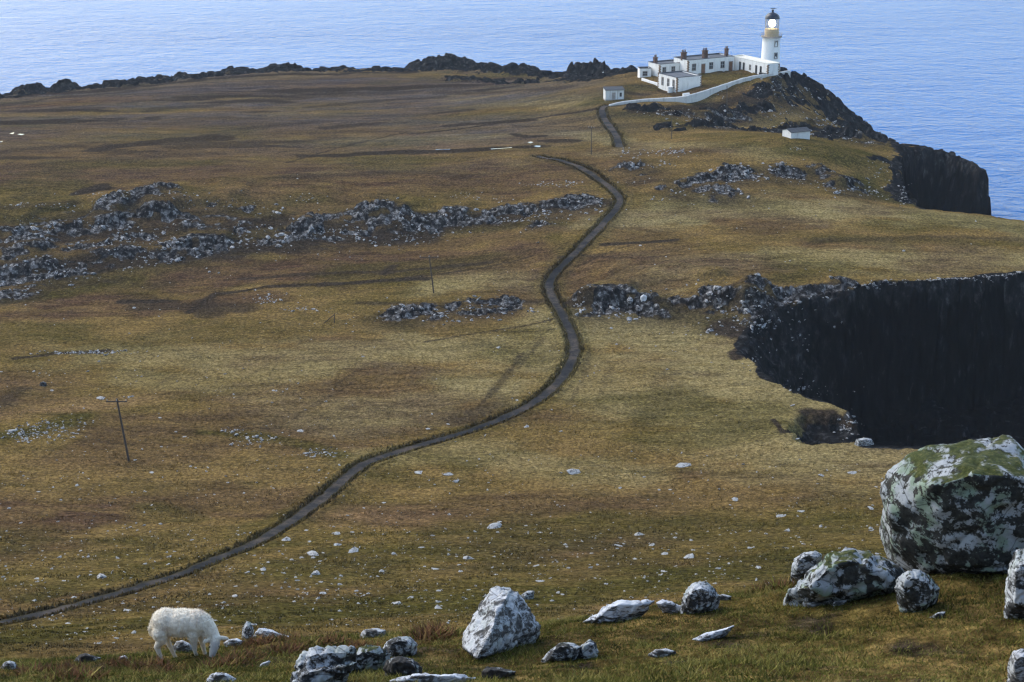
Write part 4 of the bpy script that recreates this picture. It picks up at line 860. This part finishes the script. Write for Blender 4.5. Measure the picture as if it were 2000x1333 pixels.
boulder('boulder', 'dark ridged rock with white patches in front of the grassy bank', [[(566, 1340), (574, 1300), (590, 1276), (612, 1264), (640, 1262), (672, 1264), (694, 1262), (700, 1274), (676, 1296), (640, 1316), (610, 1340)], ([(560, 1345), (572, 1316), (600, 1304), (650, 1298), (700, 1292), (690, 1312), (640, 1330), (600, 1350)], (620, 1340))], (620, 1336), M_bluelich, 1.8, seed=19, depth=.5, back=.5)
boulder('boulder', 'pale green ridge of rock leaning beside the dark ridged one', [[(634, 1318), (660, 1298), (690, 1272), (716, 1259), (742, 1262), (766, 1276), (758, 1300), (712, 1306), (672, 1316)]], (690, 1314), M_boulder, 1.3, seed=20, depth=.4, back=.5)
boulder('boulder', 'dark grey lump of rock at the end of the pale green ridge', [[(748, 1306), (756, 1288), (780, 1282), (808, 1288), (826, 1304), (822, 1318), (790, 1326), (762, 1322)]], (790, 1322), M_darkst, 1.5, seed=21)
boulder('boulder', 'smooth grey rounded rock behind the pale green ridge', [[(744, 1270), (756, 1252), (778, 1242), (800, 1244), (816, 1258), (812, 1272), (790, 1282), (756, 1282)]], (780, 1281), M_bluelich, 1.1, seed=22)
boulder('stone', 'small grey block of stone at the edge of the bank', [[(702, 1242), (710, 1230), (736, 1227), (754, 1232), (754, 1243), (730, 1248), (708, 1247)]], (730, 1247), M_pale, 1.2, 'stone', seed=23)
boulder('stone', 'small upright blue-grey stone to the sheep\'s front', [[(472, 1244), (474, 1226), (482, 1213), (490, 1216), (497, 1232), (494, 1242), (482, 1250)]], (482, 1247), M_bluelich, 1.2, 'stone', seed=24)
boulder('flat_stone', 'long grey slab trailing away from the small upright stone', [[(496, 1238), (504, 1226), (524, 1229), (552, 1238), (572, 1246), (562, 1250), (530, 1246)]], (540, 1248), M_slab, 1.1, 'slab', seed=25, depth=.4, back=.4)
boulder('stone', 'blue-grey stone seen between the legs of the sheep', [[(336, 1264), (344, 1254), (356, 1250), (370, 1256), (382, 1264), (374, 1272), (346, 1272)]], (355, 1271), M_pale, 1.1, 'stone', seed=26, y=25.3)
boulder('stone', 'flat blue-grey stone just beyond the muzzle of the sheep', [[(436, 1256), (446, 1249), (464, 1247), (474, 1252), (470, 1260), (446, 1262)]], (455, 1261), M_slab, .9, 'stone', seed=27, y=25.2)
boulder('stone', 'rounded pale stone by itself at the lower edge of the left bank', [[(0, 1304), (8, 1294), (18, 1290), (30, 1294), (35, 1302), (28, 1310), (6, 1312)]], (18, 1309), M_bluelich, .9, 'stone', seed=28)
boulder('stone', 'dark low stone with a pale rim, left of the sheep', [[(143, 1292), (152, 1281), (166, 1275), (182, 1280), (198, 1286), (190, 1292), (160, 1295)]], (170, 1293), M_darkst, 1.1, 'stone', seed=29)
boulder('stone', 'small pale stone between the dark low stone and the sheep', [[(228, 1290), (234, 1283), (244, 1280), (250, 1285), (244, 1290), (234, 1292)]], (240, 1291), M_pale, 1.1, 'stone', seed=30)
boulder('flat_stone', 'long pale slab along the bottom edge of the grass', [[(752, 1332), (780, 1320), (830, 1314), (900, 1316), (934, 1324), (900, 1332), (800, 1338)]], (840, 1334), M_slab, .9, 'slab', seed=31, depth=.2, back=.25)
boulder('flat_stone', 'dark wedge of stone beside the long bottom slab', [[(940, 1312), (950, 1302), (980, 1305), (1008, 1312), (990, 1320), (964, 1328), (948, 1322)]], (968, 1325), M_darkst, 1.2, 'stone', seed=32)
boulder('flat_stone', 'curved white stone with a dark hollow below the sheep', [[(402, 1330), (412, 1316), (428, 1312), (446, 1316), (464, 1326), (456, 1334), (424, 1336)]], (434, 1335), M_slab, 1.0, 'stone', seed=33, depth=.4, back=.4)
boulder('flat_stone', 'thin pale stick of stone in the grass in front of the dark ridged rock', [[(502, 1304), (512, 1295), (526, 1290), (529, 1292), (516, 1299), (506, 1306)]], (514, 1303), M_slab, .4, 'stone', seed=34, depth=.3, back=.3)
boulder('boulder', 'large pale boulder perched on the rim of the dark inlet', [[(1668, 868), (1672, 858), (1688, 855), (1702, 858), (1707, 866), (1700, 870), (1676, 870)]], (1688, 868), M_pale, 1.0, seed=35)
boulder('boulder', 'bright white rock set in the face of the inner rock band', [[(1250, 586), (1251, 579), (1257, 575), (1263, 579), (1264, 586), (1256, 589)]], (1257, 588), plain('white_quartz', (.62, .62, .62), .9), 1.0, seed=36)
boulder('boulder', 'dark round bush-like rock by itself on the pale turf', [[(77, 753), (78, 747), (84, 745), (91, 748), (91, 753), (84, 755)]], (84, 754), M_darkst, 1.0, seed=37)

# ---------------------------------------------------------------- stones on the turf
def rock_mesh(seed, sub=2, flat=.6):
    r = np.random.default_rng(seed); bm = bmesh.new(); bmesh.ops.create_icosphere(bm, subdivisions=sub, radius=.5)
    pl = [(Vector(r.normal(size=3)).normalized(), r.uniform(.12, .40)) for _ in range(10)]
    for v in bm.verts:
        for nn, d in pl:
            e = v.co.dot(nn) - d
            if e > 0: v.co -= nn * e * .92
        v.co += Vector(r.normal(size=3)) * .028; v.co.z *= flat
    me = bpy.data.meshes.new('stone'); bm.to_mesh(me); bm.free(); me.materials.append(M_small); return me
ROCKS = [rock_mesh(100 + k, 2, (.75, .5, .6, .35, .85, .45, .28, .7)[k]) for k in range(8)]
ROCKV = []
for me in [rock_mesh(200 + k, 1, (.8, .6, .7, .5, .9, .65)[k]) for k in range(6)]:
    v = np.array([q.co[:] for q in me.vertices]); f = np.array([p.vertices[:] for p in me.polygons]); ROCKV.append((v, f)); bpy.data.meshes.remove(me)

NOTED = {  # pixel, breadth in pixels, variant, label (None: the shared one of its ground)
    (296, 920, 14, 1, 'pale stone on the turf just beyond the foot of the leaning pole'), (156, 974, 8, 0, None), (41, 1020, 11, 1, None), (200, 1123, 27, 2, 'grey-white stone above the path at the lowest bend'), (313, 1023, 9, 4, None), (145, 1165, 16, 3, None), (248, 1187, 27, 3, 'flat white stone just below the path, above the sheep'),
    (560, 1050, 26, 4, 'dark rounded stone hard against the lower edge of the path'), (612, 1078, 32, 1, 'low humped pale stone, largest of those below the path bend'), (660, 1038, 24, 1, None), (660, 1061, 22, 3, None), (514, 1108, 28, 0, 'rounded grey stone on the slope above the small upright stone'), (619, 1117, 26, 2, None), (458, 1162, 18, 1, None), (437, 1175, 15, 2, None), (630, 1156, 22, 3, None), (621, 1167, 16, 0, None),
    (820, 918, 26, 3, None), (890, 938, 20, 2, 'squarish grey stone in the turf below the path middle'), (967, 1025, 34, 5, 'slanting pale slab of broken stone in the middle of the slope'), (914, 1049, 12, 0, None), (693, 1071, 36, 1, 'broad grey sunken stone amid the slope below the path'), (913, 1085, 32, 2, 'bright blocky stone, largest on the slope above the pointed boulder'), (822, 1067, 16, 3, None), (848, 1107, 22, 3, None), (770, 1174, 24, 1, None), (854, 1183, 28, 2, None), (1053, 1132, 22, 3, None), (1246, 1040, 24, 2, None), (1204, 1059, 32, 6, None), (1274, 1062, 20, 1, None), (1044, 1102, 22, 6, None), (1153, 1106, 14, 0, None), (1128, 916, 42, 6, 'thin line of flat pale stone across the turf'), (1029, 831, 14, 4, None), (880, 921, 30, 6, None),
    (1339, 903, 36, 1, 'humped grey stone by itself in the turf below the dark inlet'), (1438, 971, 22, 1, None), (1663, 920, 24, 3, None), (1607, 925, 22, 6, None), (1524, 1002, 36, 6, 'long thin pale slab on the slope beyond the broad boulder'), (1563, 996, 18, 3, None), (1300, 1078, 22, 1, None), (1344, 1084, 30, 3, None), (1355, 1071, 18, 6, None), (1538, 1034, 18, 2, None), (1603, 1026, 16, 0, None), (1483, 1105, 22, 1, None), (1296, 1112, 22, 3, None), (1703, 991, 20, 1, None),
    (197, 775, 22, 1, 'white stone heap beside the top of the leaning pole'), (253, 772, 16, 1, None), (585, 837, 24, 6, 'flat white stone alone on the pale turf above the path'), (22, 837, 22, 1, None), (709, 695, 10, 0, 'white stone alone on the turf inside the wide path bend'), (1250, 478, 8, 4, None), (836, 835, 18, 3, None), (876, 826, 14, 3, None), (1545, 790, 16, 6, None), (1555, 858, 14, 3, None), (975, 677, 12, 2, None), (535, 762, 9, 1, None), (1010, 780, 10, 1, None)}
NOTED = sorted(NOTED)
REG = [('pale stones lying in the turf beyond the path', 'pale stone lying loose in the turf on the far side of the path'),
       ('pale stones lying on the slope below the path', 'grey-white stone lying in the grass on the slope below the path')]
PWA = np.concatenate([PW1])
def region(px, py):
    # below (nearer than) the path in the lower part of the view?
    xs = [q[0] for q in PATH1]; ys = [q[1] for q in PATH1]
    if px < 1120: yp = np.interp(px, xs[:20], ys[:20]); return 1 if py > yp else 0
    return 1 if py > 640 else 0
rr = np.random.default_rng(31); cand = []
for px, py, w, v, lb in NOTED: cand.append((px, py, w, v, lb))
def dens_at(px, py):
    d = .35 + .65 * (py > 880) + 1.7 * (py > 1030) + .5 * (px < 700 and 720 < py < 980)
    if px > 1150 and 640 < py < 880: d = .12
    if 430 < py < 720: d = .4
    if py < 430: d = .35
    return d
tries = []
while len(tries) < 2700:
    px = rr.uniform(-20, 2010); py = 330 + 930 * rr.random() ** .75
    if rr.random() < dens_at(px, py) / 2.8 and not (px > 1440 and 560 < py < 875): tries.append((px, py))
# most lie in loose drifts
extra = [(px + rr.normal() * 26, py + rr.normal() * 7) for px, py in tries[:500] for _ in range(rr.integers(0, 3))]
tries = np.array(tries + extra)
g, ok = ground(tries[:, 0], tries[:, 1])
gn, okn = ground([q[0] for q in cand], [q[1] + q[2] * .2 for q in cand])
pd, _, _ = seg_dist(g[:, 0], g[:, 1], [tuple(q) for q in PW1[::3]])
dist = np.hypot(g[:, 0], g[:, 1]); _, grk, gcl, _, gsd = height(g[:, 0], g[:, 1])
sel = ok & (dist > 90) & (pd > 1.7) & (gsd < -2.5) & (gcl < .3)
tries, g = tries[sel], g[sel]
wpx = np.clip(np.exp(rr.normal(math.log(3.9), .55, len(tries))), 2.2, 12) * np.interp(tries[:, 1], [330, 700, 1000, 1250], [.62, .8, 1.0, 1.25])
order = np.argsort(-wpx)
items = [(gn[i], q[2], q[3], q[4], q[0], q[1]) for i, q in enumerate(cand) if okn[i]]
nfill = 299 - len(items)
for i in order[:nfill]: items.append((g[i], wpx[i], int(rr.integers(0, 8)), None, tries[i][0], tries[i][1]))
for p, w, v, lb, px, py in items:
    s = w / k_at(p); o = bpy.data.objects.new('stone', ROCKS[v]); COL.objects.link(o)
    o.location = (p[0], p[1], gz1(p[0], p[1]) + .0 * s); o.rotation_euler = (rr.uniform(-.25, .25), rr.uniform(-.25, .25), rr.uniform(0, 6.28)); o.scale = (s * 1.15, s * rr.uniform(.8, 1.1), s * rr.uniform(.6, 1.0))
    gname, lab = REG[region(px, py)]
    tag(o, lb or lab, 'stone', gname)
def merged_rocks(name, pts, sizes, mat, squash=1.0, seed=5):
    r = np.random.default_rng(seed); vs, fs, off = [], [], 0
    for (x, y, z), s in zip(pts, sizes):
        v, f = ROCKV[int(r.integers(0, len(ROCKV)))]; a = r.uniform(0, 6.28); ca, sa = math.cos(a), math.sin(a)
        tx, ty = r.normal(size=2) * .3
        q = v * s * np.array([1.15, r.uniform(.75, 1.1), r.uniform(.75, 1.2) * squash]); q = np.stack([q[:, 0] * ca - q[:, 1] * sa, q[:, 0] * sa + q[:, 1] * ca, q[:, 2] + q[:, 0] * tx + q[:, 1] * ty], 1)
        vs.append(q + np.array([x, y, z])); fs.append(f + off); off += len(v)
    return mesh_obj(name, np.concatenate(vs), np.concatenate(fs), mat)
rest = order[nfill:]
zz = gz(g[rest, 0], g[rest, 1]); sz = np.array([wpx[i] / k_at(g[i]) for i in rest])
tag(merged_rocks('scattered_stones', np.stack([g[rest, 0], g[rest, 1], zz + .05 * sz], 1), sz, M_small), 'tiny pale stones strewn thinly through the turf', kind='stuff')

# ---------------------------------------------------------------- broken rock along the ledges
M_rub = stone_mat('ledge_rock', (.045, .042, .040), (.48, .47, .46), .46, .58, .05, 0, sc=1.2)
RP, RS = [], []
for pl, h, L, br in LEDGES:
    if br <= 0: continue
    q = np.array(pl); seg = np.hypot(*(q[1:, :2] - q[:-1, :2]).T); tot = seg.sum(); n = int(tot * 8 * br)
    cum = np.concatenate([[0], np.cumsum(seg)])
    for _ in range(n):
        s = rr.uniform(0, tot); k = min(np.searchsorted(cum, s, 'right') - 1, len(seg) - 1); f = (s - cum[k]) / seg[k]
        b = q[k] * (1 - f) + q[k + 1] * f; tg = (q[k + 1] - q[k])[:2] / seg[k]; nn = np.array([-tg[1], tg[0]])
        e = min(s, tot - s) / 8
        if rr.random() > min(1, .25 + e): continue
        o_ = rr.normal() * 3.0 - 1.2 if rr.random() < .7 else -abs(rr.normal()) * 6 - 1
        x, y = b[:2] + nn * o_
        cl = vnoise(np.array([x / 5]), np.array([y / 3.5]), 203)[0]
        if cl < .36 + .2 * rr.random(): continue
        RP.append((x, y)); RS.append(float(np.clip(np.exp(rr.normal(math.log(.55), .62)), .16, 2.3)) * (1.0 if abs(o_) < 5 else .7))
for cx, cy, nx, rx, ry in [(205, 688, 70, 70, 4), (130, 690, 40, 60, 4), (90, 840, 150, 85, 22), (40, 850, 60, 40, 14), (500, 860, 60, 60, 14), (620, 885, 60, 50, 10), (460, 845, 30, 40, 8), (1060, 360, 40, 40, 6), (1110, 360, 30, 25, 6), (920, 385, 30, 80, 8), (600, 388, 30, 40, 10), (520, 585, 50, 50, 12), (590, 605, 40, 50, 6), (250, 380, 40, 120, 8), (90, 400, 40, 90, 8), (230, 385, 26, 30, 6), (400, 395, 26, 120, 8), (1250, 300, 60, 60, 10), (1315, 298, 60, 30, 8), (1310, 220, 40, 30, 8), (1720, 330, 40, 40, 26), (1765, 380, 60, 14, 26), (1580, 760, 30, 60, 16), (1660, 835, 60, 24, 22), (1480, 635, 60, 60, 22), (1560, 640, 14, 60, 40), (1470, 700, 16, 25, 30), (1700, 560, 70, 60, 6), (1850, 548, 90, 90, 3), (1960, 540, 60, 50, 3), (1560, 290, 20, 15, 4), (1000, 430, 40, 60, 6), (1400, 190, 16, 60, 14), (1500, 180, 40, 50, 12)]:
    pq = np.stack([cx + rr.normal(size=nx) * rx * .5, cy + rr.normal(size=nx) * ry * .5], 1); gg, okk = ground(pq[:, 0], pq[:, 1])
    for p, o_ in zip(gg, okk):
        if o_ and np.hypot(p[0], p[1]) > 95: RP.append((p[0], p[1])); RS.append(float(np.clip(np.exp(rr.normal(math.log(.42), .45)), .18, 1.3)))
RP = np.array(RP); RS = np.array(RS); pd, _, _ = seg_dist(RP[:, 0], RP[:, 1], [tuple(q) for q in PW1[::3]]); m = pd > 1.7; RP, RS = RP[m], RS[m]
zz = gz(RP[:, 0], RP[:, 1]); print('rubble', len(RP))
tag(merged_rocks('ledge_rubble', np.stack([RP[:, 0], RP[:, 1], zz - .02 * RS], 1), RS, M_rub, 1.15, 9), 'broken pale rock strewn along the rock ledges', kind='stuff')

# ---------------------------------------------------------------- tussocks of the open moor, and the ragged verge of the path
def tuft_mat():
    t = NT('moor_tussocks'); return t.done(t.attrc('tint'), 1.0, 0.0)
def grid_at(A, x, y):
    a = np.arctan2(x, y); r = np.hypot(x, y); return A[np.clip(np.searchsorted(RR, r), 0, nr - 1), np.clip(np.searchsorted(AZ, a), 0, nc - 1)]
def tufts(name, x, y, hgt, label, seed, dark=1.0):
    r = np.random.default_rng(seed); n = len(x); z = gz(x, y)
    br, pe, lu, pa = (np.clip(grid_at(q, x, y), 0, 1) for q in (G_brown, G_peat_haze, G_lush, G_pale))
    tint = np.tile(np.array([.178, .122, .042]), (n, 1))
    for w, cl in ((pa, (.31, .24, .10)), (br, (.100, .056, .034)), (lu, (.072, .062, .016)), (pe, (.044, .033, .024))):
        w = (w * r.uniform(.5, 1.0, n))[:, None]; tint = tint * (1 - w) + np.array(cl) * w
    hz = (np.clip(grid_at(G_haze_tint, x, y), 0, 1) * r.uniform(.5, 1, n))[:, None]; tint = tint * (1 - hz) + np.array([.075, .066, .066]) * hz
    tint *= np.exp(r.normal(size=n) * .42)[:, None] * dark
    wd = hgt * r.uniform(.22, .5, n); an = r.uniform(0, math.pi, n); la = r.uniform(0, 6.28, n); le = r.uniform(0, .7, n) * hgt
    sx, sy = np.cos(an) * wd, np.sin(an) * wd
    V = np.stack([np.stack([x - sx, y - sy, z - .03], 1), np.stack([x + sx, y + sy, z - .03], 1), np.stack([x + np.cos(la) * le, y + np.sin(la) * le, z + hgt], 1)], 1).reshape(-1, 3)
    tag(mesh_obj(name, V, np.arange(3 * n).reshape(-1, 3), MT, None, False, {'tint': np.repeat(np.concatenate([tint, np.ones((n, 1))], 1), 3, 0)}), label, kind='stuff')
MT = tuft_mat()
r = np.random.default_rng(77); N = 420000
ra = 88 * np.exp(r.random(N) ** .9 * math.log(480 / 88)); az = r.uniform(R(-20.2), R(20.2), N); tx, ty = ra * np.sin(az), ra * np.cos(az)
cl = .5 * vnoise(tx / 3.5, ty / 2.2, 401) + .5 * vnoise(tx / 1.1, ty / .9, 405)
pdm = np.full(N, 99.0)
for pw in (PW1, PW2):
    m = (tx > pw[:, 0].min() - 3) & (tx < pw[:, 0].max() + 3) & (ty > pw[:, 1].min() - 3) & (ty < pw[:, 1].max() + 3)
    dd, _, _ = seg_dist(tx[m], ty[m], pw[::3]); pdm[m] = np.minimum(pdm[m], dd)
m = (cl > .40) & (pdm > 1.0) & (grid_at(G_cliff, tx, ty) < .3) & (grid_at(G_rock, tx, ty) < .35) & (grid_at(G_sd, tx, ty) < -1)
tx, ty, cl = tx[m], ty[m], cl[m]
tufts('moor_grass', tx, ty, (.07 + .22 * np.clip(cl - .40, 0, .4)) * r.uniform(.7, 1.5, len(tx)), 'rough tussocky moor grass', 78)
vx, vy = [], []
for pw in (PW1, PW2):
    L = np.hypot(*np.diff(pw[:, :2], axis=0).T); cum = np.concatenate([[0], np.cumsum(L)]); n = int(cum[-1] * 60); s = r.uniform(0, cum[-1], n)
    q = np.stack([np.interp(s, cum, pw[:, 0]), np.interp(s, cum, pw[:, 1])], 1); q2 = np.stack([np.interp(s + .5, cum, pw[:, 0]), np.interp(s + .5, cum, pw[:, 1])], 1); tg = q2 - q; tg /= np.hypot(tg[:, 0], tg[:, 1])[:, None] + 1e-6
    o_ = np.where(r.random(n) < .5, -1, 1) * (1.12 - .42 * vnoise(s / 1.7, s * 0, 411) + abs(r.normal(size=n)) * .28)
    vx.append(q[:, 0] - tg[:, 1] * o_); vy.append(q[:, 1] + tg[:, 0] * o_)
vx, vy = np.concatenate(vx), np.concatenate(vy)
tufts('verge_grass', vx, vy, r.uniform(.22, .5, len(vx)), 'dark ragged grass along both edges of the path', 79, 1.0)

# ---------------------------------------------------------------- grazing sheep
def sheep():
    g, ok = ground([360], [1284]); b = g[0] + np.array([0, 0, .02])
    root = tag(empty('sheep', b), 'white woolly sheep grazing head down on the foreground bank', 'sheep')
    S = k_at(b); cz = math.cos(R(29))
    def hz(dx, dy): return gz1(b[0] + dx, b[1] + dy) - b[2]
    root.scale = (.95, .95, .95)
    bm = bmesh.new()
    def ell(x, y, z, rx, ry, rz, ay=0.0, az=0.0):
        bmesh.ops.create_icosphere(bm, subdivisions=4, radius=1, matrix=Matrix.Translation((x, y, z)) @ Matrix.Rotation(az, 4, 'Z') @ Matrix.Rotation(ay, 4, 'Y') @ Matrix.Diagonal((rx, ry, rz, 1)))
    def limb(pts):
        for k in range(len(pts) - 1):
            a, ra = Vector(pts[k][:3]), pts[k][3]; c_, rc = Vector(pts[k + 1][:3]), pts[k + 1][3]; n = max(3, int((c_ - a).length / (min(ra, rc) * .35)))
            for j in range(n + 1):
                f = j / n; q = a.lerp(c_, f); bmesh.ops.create_icosphere(bm, subdivisions=2, radius=ra + (rc - ra) * f, matrix=Matrix.Translation(q))
    ell(0, 0, .66, .47, .235, .225); ell(-.27, 0, .665, .25, .225, .235); ell(.22, 0, .645, .27, .22, .235); ell(-.02, 0, .62, .36, .23, .225)
    limb([(.34, 0, .64, .19), (.46, -.03, .53, .15), (.54, -.07, .44, .11)])                       # neck
    limb([(.575, -.10, .40, .100), (.570, -.16, .30, .090), (.535, -.23, .17, .060), (.520, -.25, .12, .052)])       # head and muzzle
    ell(.72, -.10, .40, .10, .028, .045, R(14), R(8)); ell(.45, -.19, .40, .085, .028, .042, R(12), R(205))          # ears
    for (sx, sy, hx) in ((-.36, -.13, -.37), (-.33, .13, -.20)):
        f = hz(hx, sy); limb([(sx, sy, .52, .14), (sx + .03, sy, .39, .095), (sx - .07 if hx < -.3 else sx + .02, sy, .25, .055), (hx, sy, f + .05, .034), (hx + .03, sy, f - .03, .038)])
    for (sx, sy, hx) in ((.20, -.12, .22), (.27, .12, .33)):
        f = hz(hx, sy); limb([(sx, sy, .50, .11), (sx + .01, sy, .32, .06), (hx, sy, f + .06, .034), (hx + .03, sy, f - .03, .038)])
    limb([(-.50, 0, .62, .06), (-.545, 0, .50, .045), (-.535, 0, .40, .03)])                          # tail
    me = bpy.data.meshes.new('body'); bm.to_mesh(me); bm.free(); body = bpy.data.objects.new('body', me); COL.objects.link(body); body.parent = root
    remesh(body, .012, 4)
    t = NT('sheep_coat'); o = t.obj(); n_ = t.noise(t.scale(o, (1, 1, .6)), 22, 4, .7); w = t.noise(o, 3.0, 3, .5)
    sp = t.n.new('ShaderNodeSeparateXYZ'); t.lk(o, sp.inputs[0])
    col = t.ramp(n_, [(.3, (.68, .59, .46)), (.6, (.94, .86, .71))]); col = t.mix(t.rng(w, .55, .75, 0, .55), col, (.42, .27, .20))
    col = t.mix(t.rng(sp.outputs[2], .42, .30, 0, .35), col, (.36, .31, .27)); col = t.mix(t.math('MULTIPLY', t.rng(sp.outputs[0], .50, .56), t.rng(sp.outputs[2], .42, .34)), col, (.50, .45, .40)); t.bump(n_, .8, .03); t.done(col, .95, .1)
    body.data.materials.clear(); body.data.materials.append(t.m)
    me = body.data; n = len(me.vertices); co = np.empty(n * 3, np.float32); me.vertices.foreach_get('co', co); co = co.reshape(-1, 3); no = np.empty(n * 3, np.float32); me.vertices.foreach_get('normal', no); no = no.reshape(-1, 3)
    wool = (co[:, 2] > .42) & (co[:, 0] < .53)
    for i in np.nonzero(wool)[0]: co[i] += no[i] * .009 * mnoise.fractal(Vector(co[i]) * 14, 1, 2, 3)
    me.vertices.foreach_set('co', co.ravel()); me.polygons.foreach_set('use_smooth', np.ones(len(me.polygons), bool)); me.update()
    r = np.random.default_rng(3); pick = r.choice(np.nonzero(wool)[0], 9000); vs, fs = [], []
    for i in pick:
        p = co[i] + r.normal(size=3) * .006; nn = no[i] + r.normal(size=3) * .35 + np.array([0, 0, -.55]); nn /= np.linalg.norm(nn); s = np.cross(nn, r.normal(size=3)); s /= np.linalg.norm(s) + 1e-9; ln = r.uniform(.010, .024)
        k = len(vs); vs += [tuple(p - s * .005), tuple(p + s * .005), tuple(p + nn * ln)]; fs.append((k, k + 1, k + 2))
    mesh_obj('fleece', vs, fs, t.m, root)
    for x, y, z in ((.492, -.222, .30), (.640, -.190, .30)): MB().lathe([(.001, -.016), (.012, -.01), (.016, 0), (.012, .01), (.001, .016)], 10).build('eye', M_dark, root, True).location = (x, y, z)
    ns = MB().lathe([(.001, -.018), (.02, -.01), (.022, 0), (.015, .012), (.001, .016)], 10).build('nose', plain('sheep_nose', (.16, .12, .11), .7), root, True); ns.location = (.518, -.298, .115)
    return root
sheep()

# ---------------------------------------------------------------- grass of the near bank
def grass_mat():
    t = NT('grass_blades'); tone = t.attr('tone')
    col = t.ramp(tone, [(.0, (.018, .020, .004)), (.3, (.062, .066, .010)), (.55, (.130, .122, .022)), (.78, (.29, .245, .070)), (.9, (.16, .075, .032)), (1, (.11, .055, .03))])
    return t.done(col, .8, .08)
r = np.random.default_rng(11); N = 210000
ra = np.sqrt(r.uniform(15.2 ** 2, 29.5 ** 2, N)); az = r.uniform(R(-20.5), R(20.5), N); bx, by = ra * np.sin(az), ra * np.cos(az)
tus = fbm(bx / 1.1, by / 1.1, 3, 301); col_ = fbm(bx / 2.6, by / 2.6, 3, 305); fin = fbm(bx / .5, by / .5, 2, 309)
ln = (.035 + .05 * np.clip(.4 + tus + .4 * fin, 0, 1.3)) * r.uniform(.6, 1.3, N)
tone = np.clip(.48 + .40 * col_ + .30 * fin + r.normal(size=N) * .20, 0, .80)
TUS = [(1465, 1152, .9), (1490, 1146, .9), (1515, 1150, .8), (1440, 1158, .8), (1540, 1142, .6), (1290, 1172, .7), (1268, 1180, .5), (1085, 1212, .5), (60, 1316, .5), (130, 1312, .6), (240, 1300, .6), (300, 1302, .6), (500, 1258, .7), (520, 1256, .6), (560, 1252, .6), (480, 1290, .5), (330, 1312, .5), (700, 1262, .5), (830, 1246, .7), (850, 1242, .6), (150, 1325, .7), (430, 1305, .6), (640, 1258, .5), (560, 1275, .6)]
gt, okt = ground([q[0] for q in TUS], [q[1] for q in TUS])
for p, q in zip(gt, TUS):
    d = np.hypot(bx - p[0], (by - p[1]) * .8); m = d < q[2] * .9; f = np.clip(1 - d[m] / (q[2] * .9), 0, 1)
    ln[m] += .13 * f * r.uniform(.4, 1, m.sum()); tone[m] = np.where(r.random(m.sum()) < f * 1.3, r.uniform(.84, 1.0, m.sum()), tone[m])
bz = gz(bx, by) - .01
la = r.uniform(0, 2 * math.pi, N); lean = r.uniform(.3, 1.8, N); wd = r.uniform(.004, .009, N) * (1 + 2 * (ln > .12))
pa = r.uniform(0, math.pi, N); sx, sy = np.cos(pa) * wd, np.sin(pa) * wd
tip = np.stack([bx + np.cos(la) * ln * lean, by + np.sin(la) * ln * lean, bz + ln], 1)
V = np.stack([np.stack([bx - sx, by - sy, bz], 1), np.stack([bx + sx, by + sy, bz], 1), tip], 1).reshape(-1, 3)
tag(mesh_obj('grass', V, np.arange(3 * N).reshape(-1, 3), grass_mat(), None, False, {'tone': np.repeat(tone, 3)}), 'short olive and straw grass of the near bank', kind='stuff')

# ---------------------------------------------------------------- haze: sea air round the whole headland
def add_haze():
    t = NT('sea_air'); t.n.remove(t.b); v = t.n.new('ShaderNodeVolumePrincipled'); t.lk(v.outputs[0], t.out.inputs['Volume'])
    v.inputs['Color'].default_value = (.72, .84, 1.0, 1); v.inputs['Density'].default_value = HAZE; v.inputs['Anisotropy'].default_value = 0.2
    s = 15000.0; zs = (-8.0, 112.0)
    vs = [(x, y + 400, z) for z in zs for x, y in ((-s, -s), (s, -s), (s, s), (-s, s))]
    fs = [(3, 2, 1, 0), (4, 5, 6, 7), (0, 1, 5, 4), (1, 2, 6, 5), (2, 3, 7, 6), (3, 0, 4, 7)]
    tag(mesh_obj('haze', vs, fs, t.m), kind='stuff')
HAZE = 0.00007
add_haze()
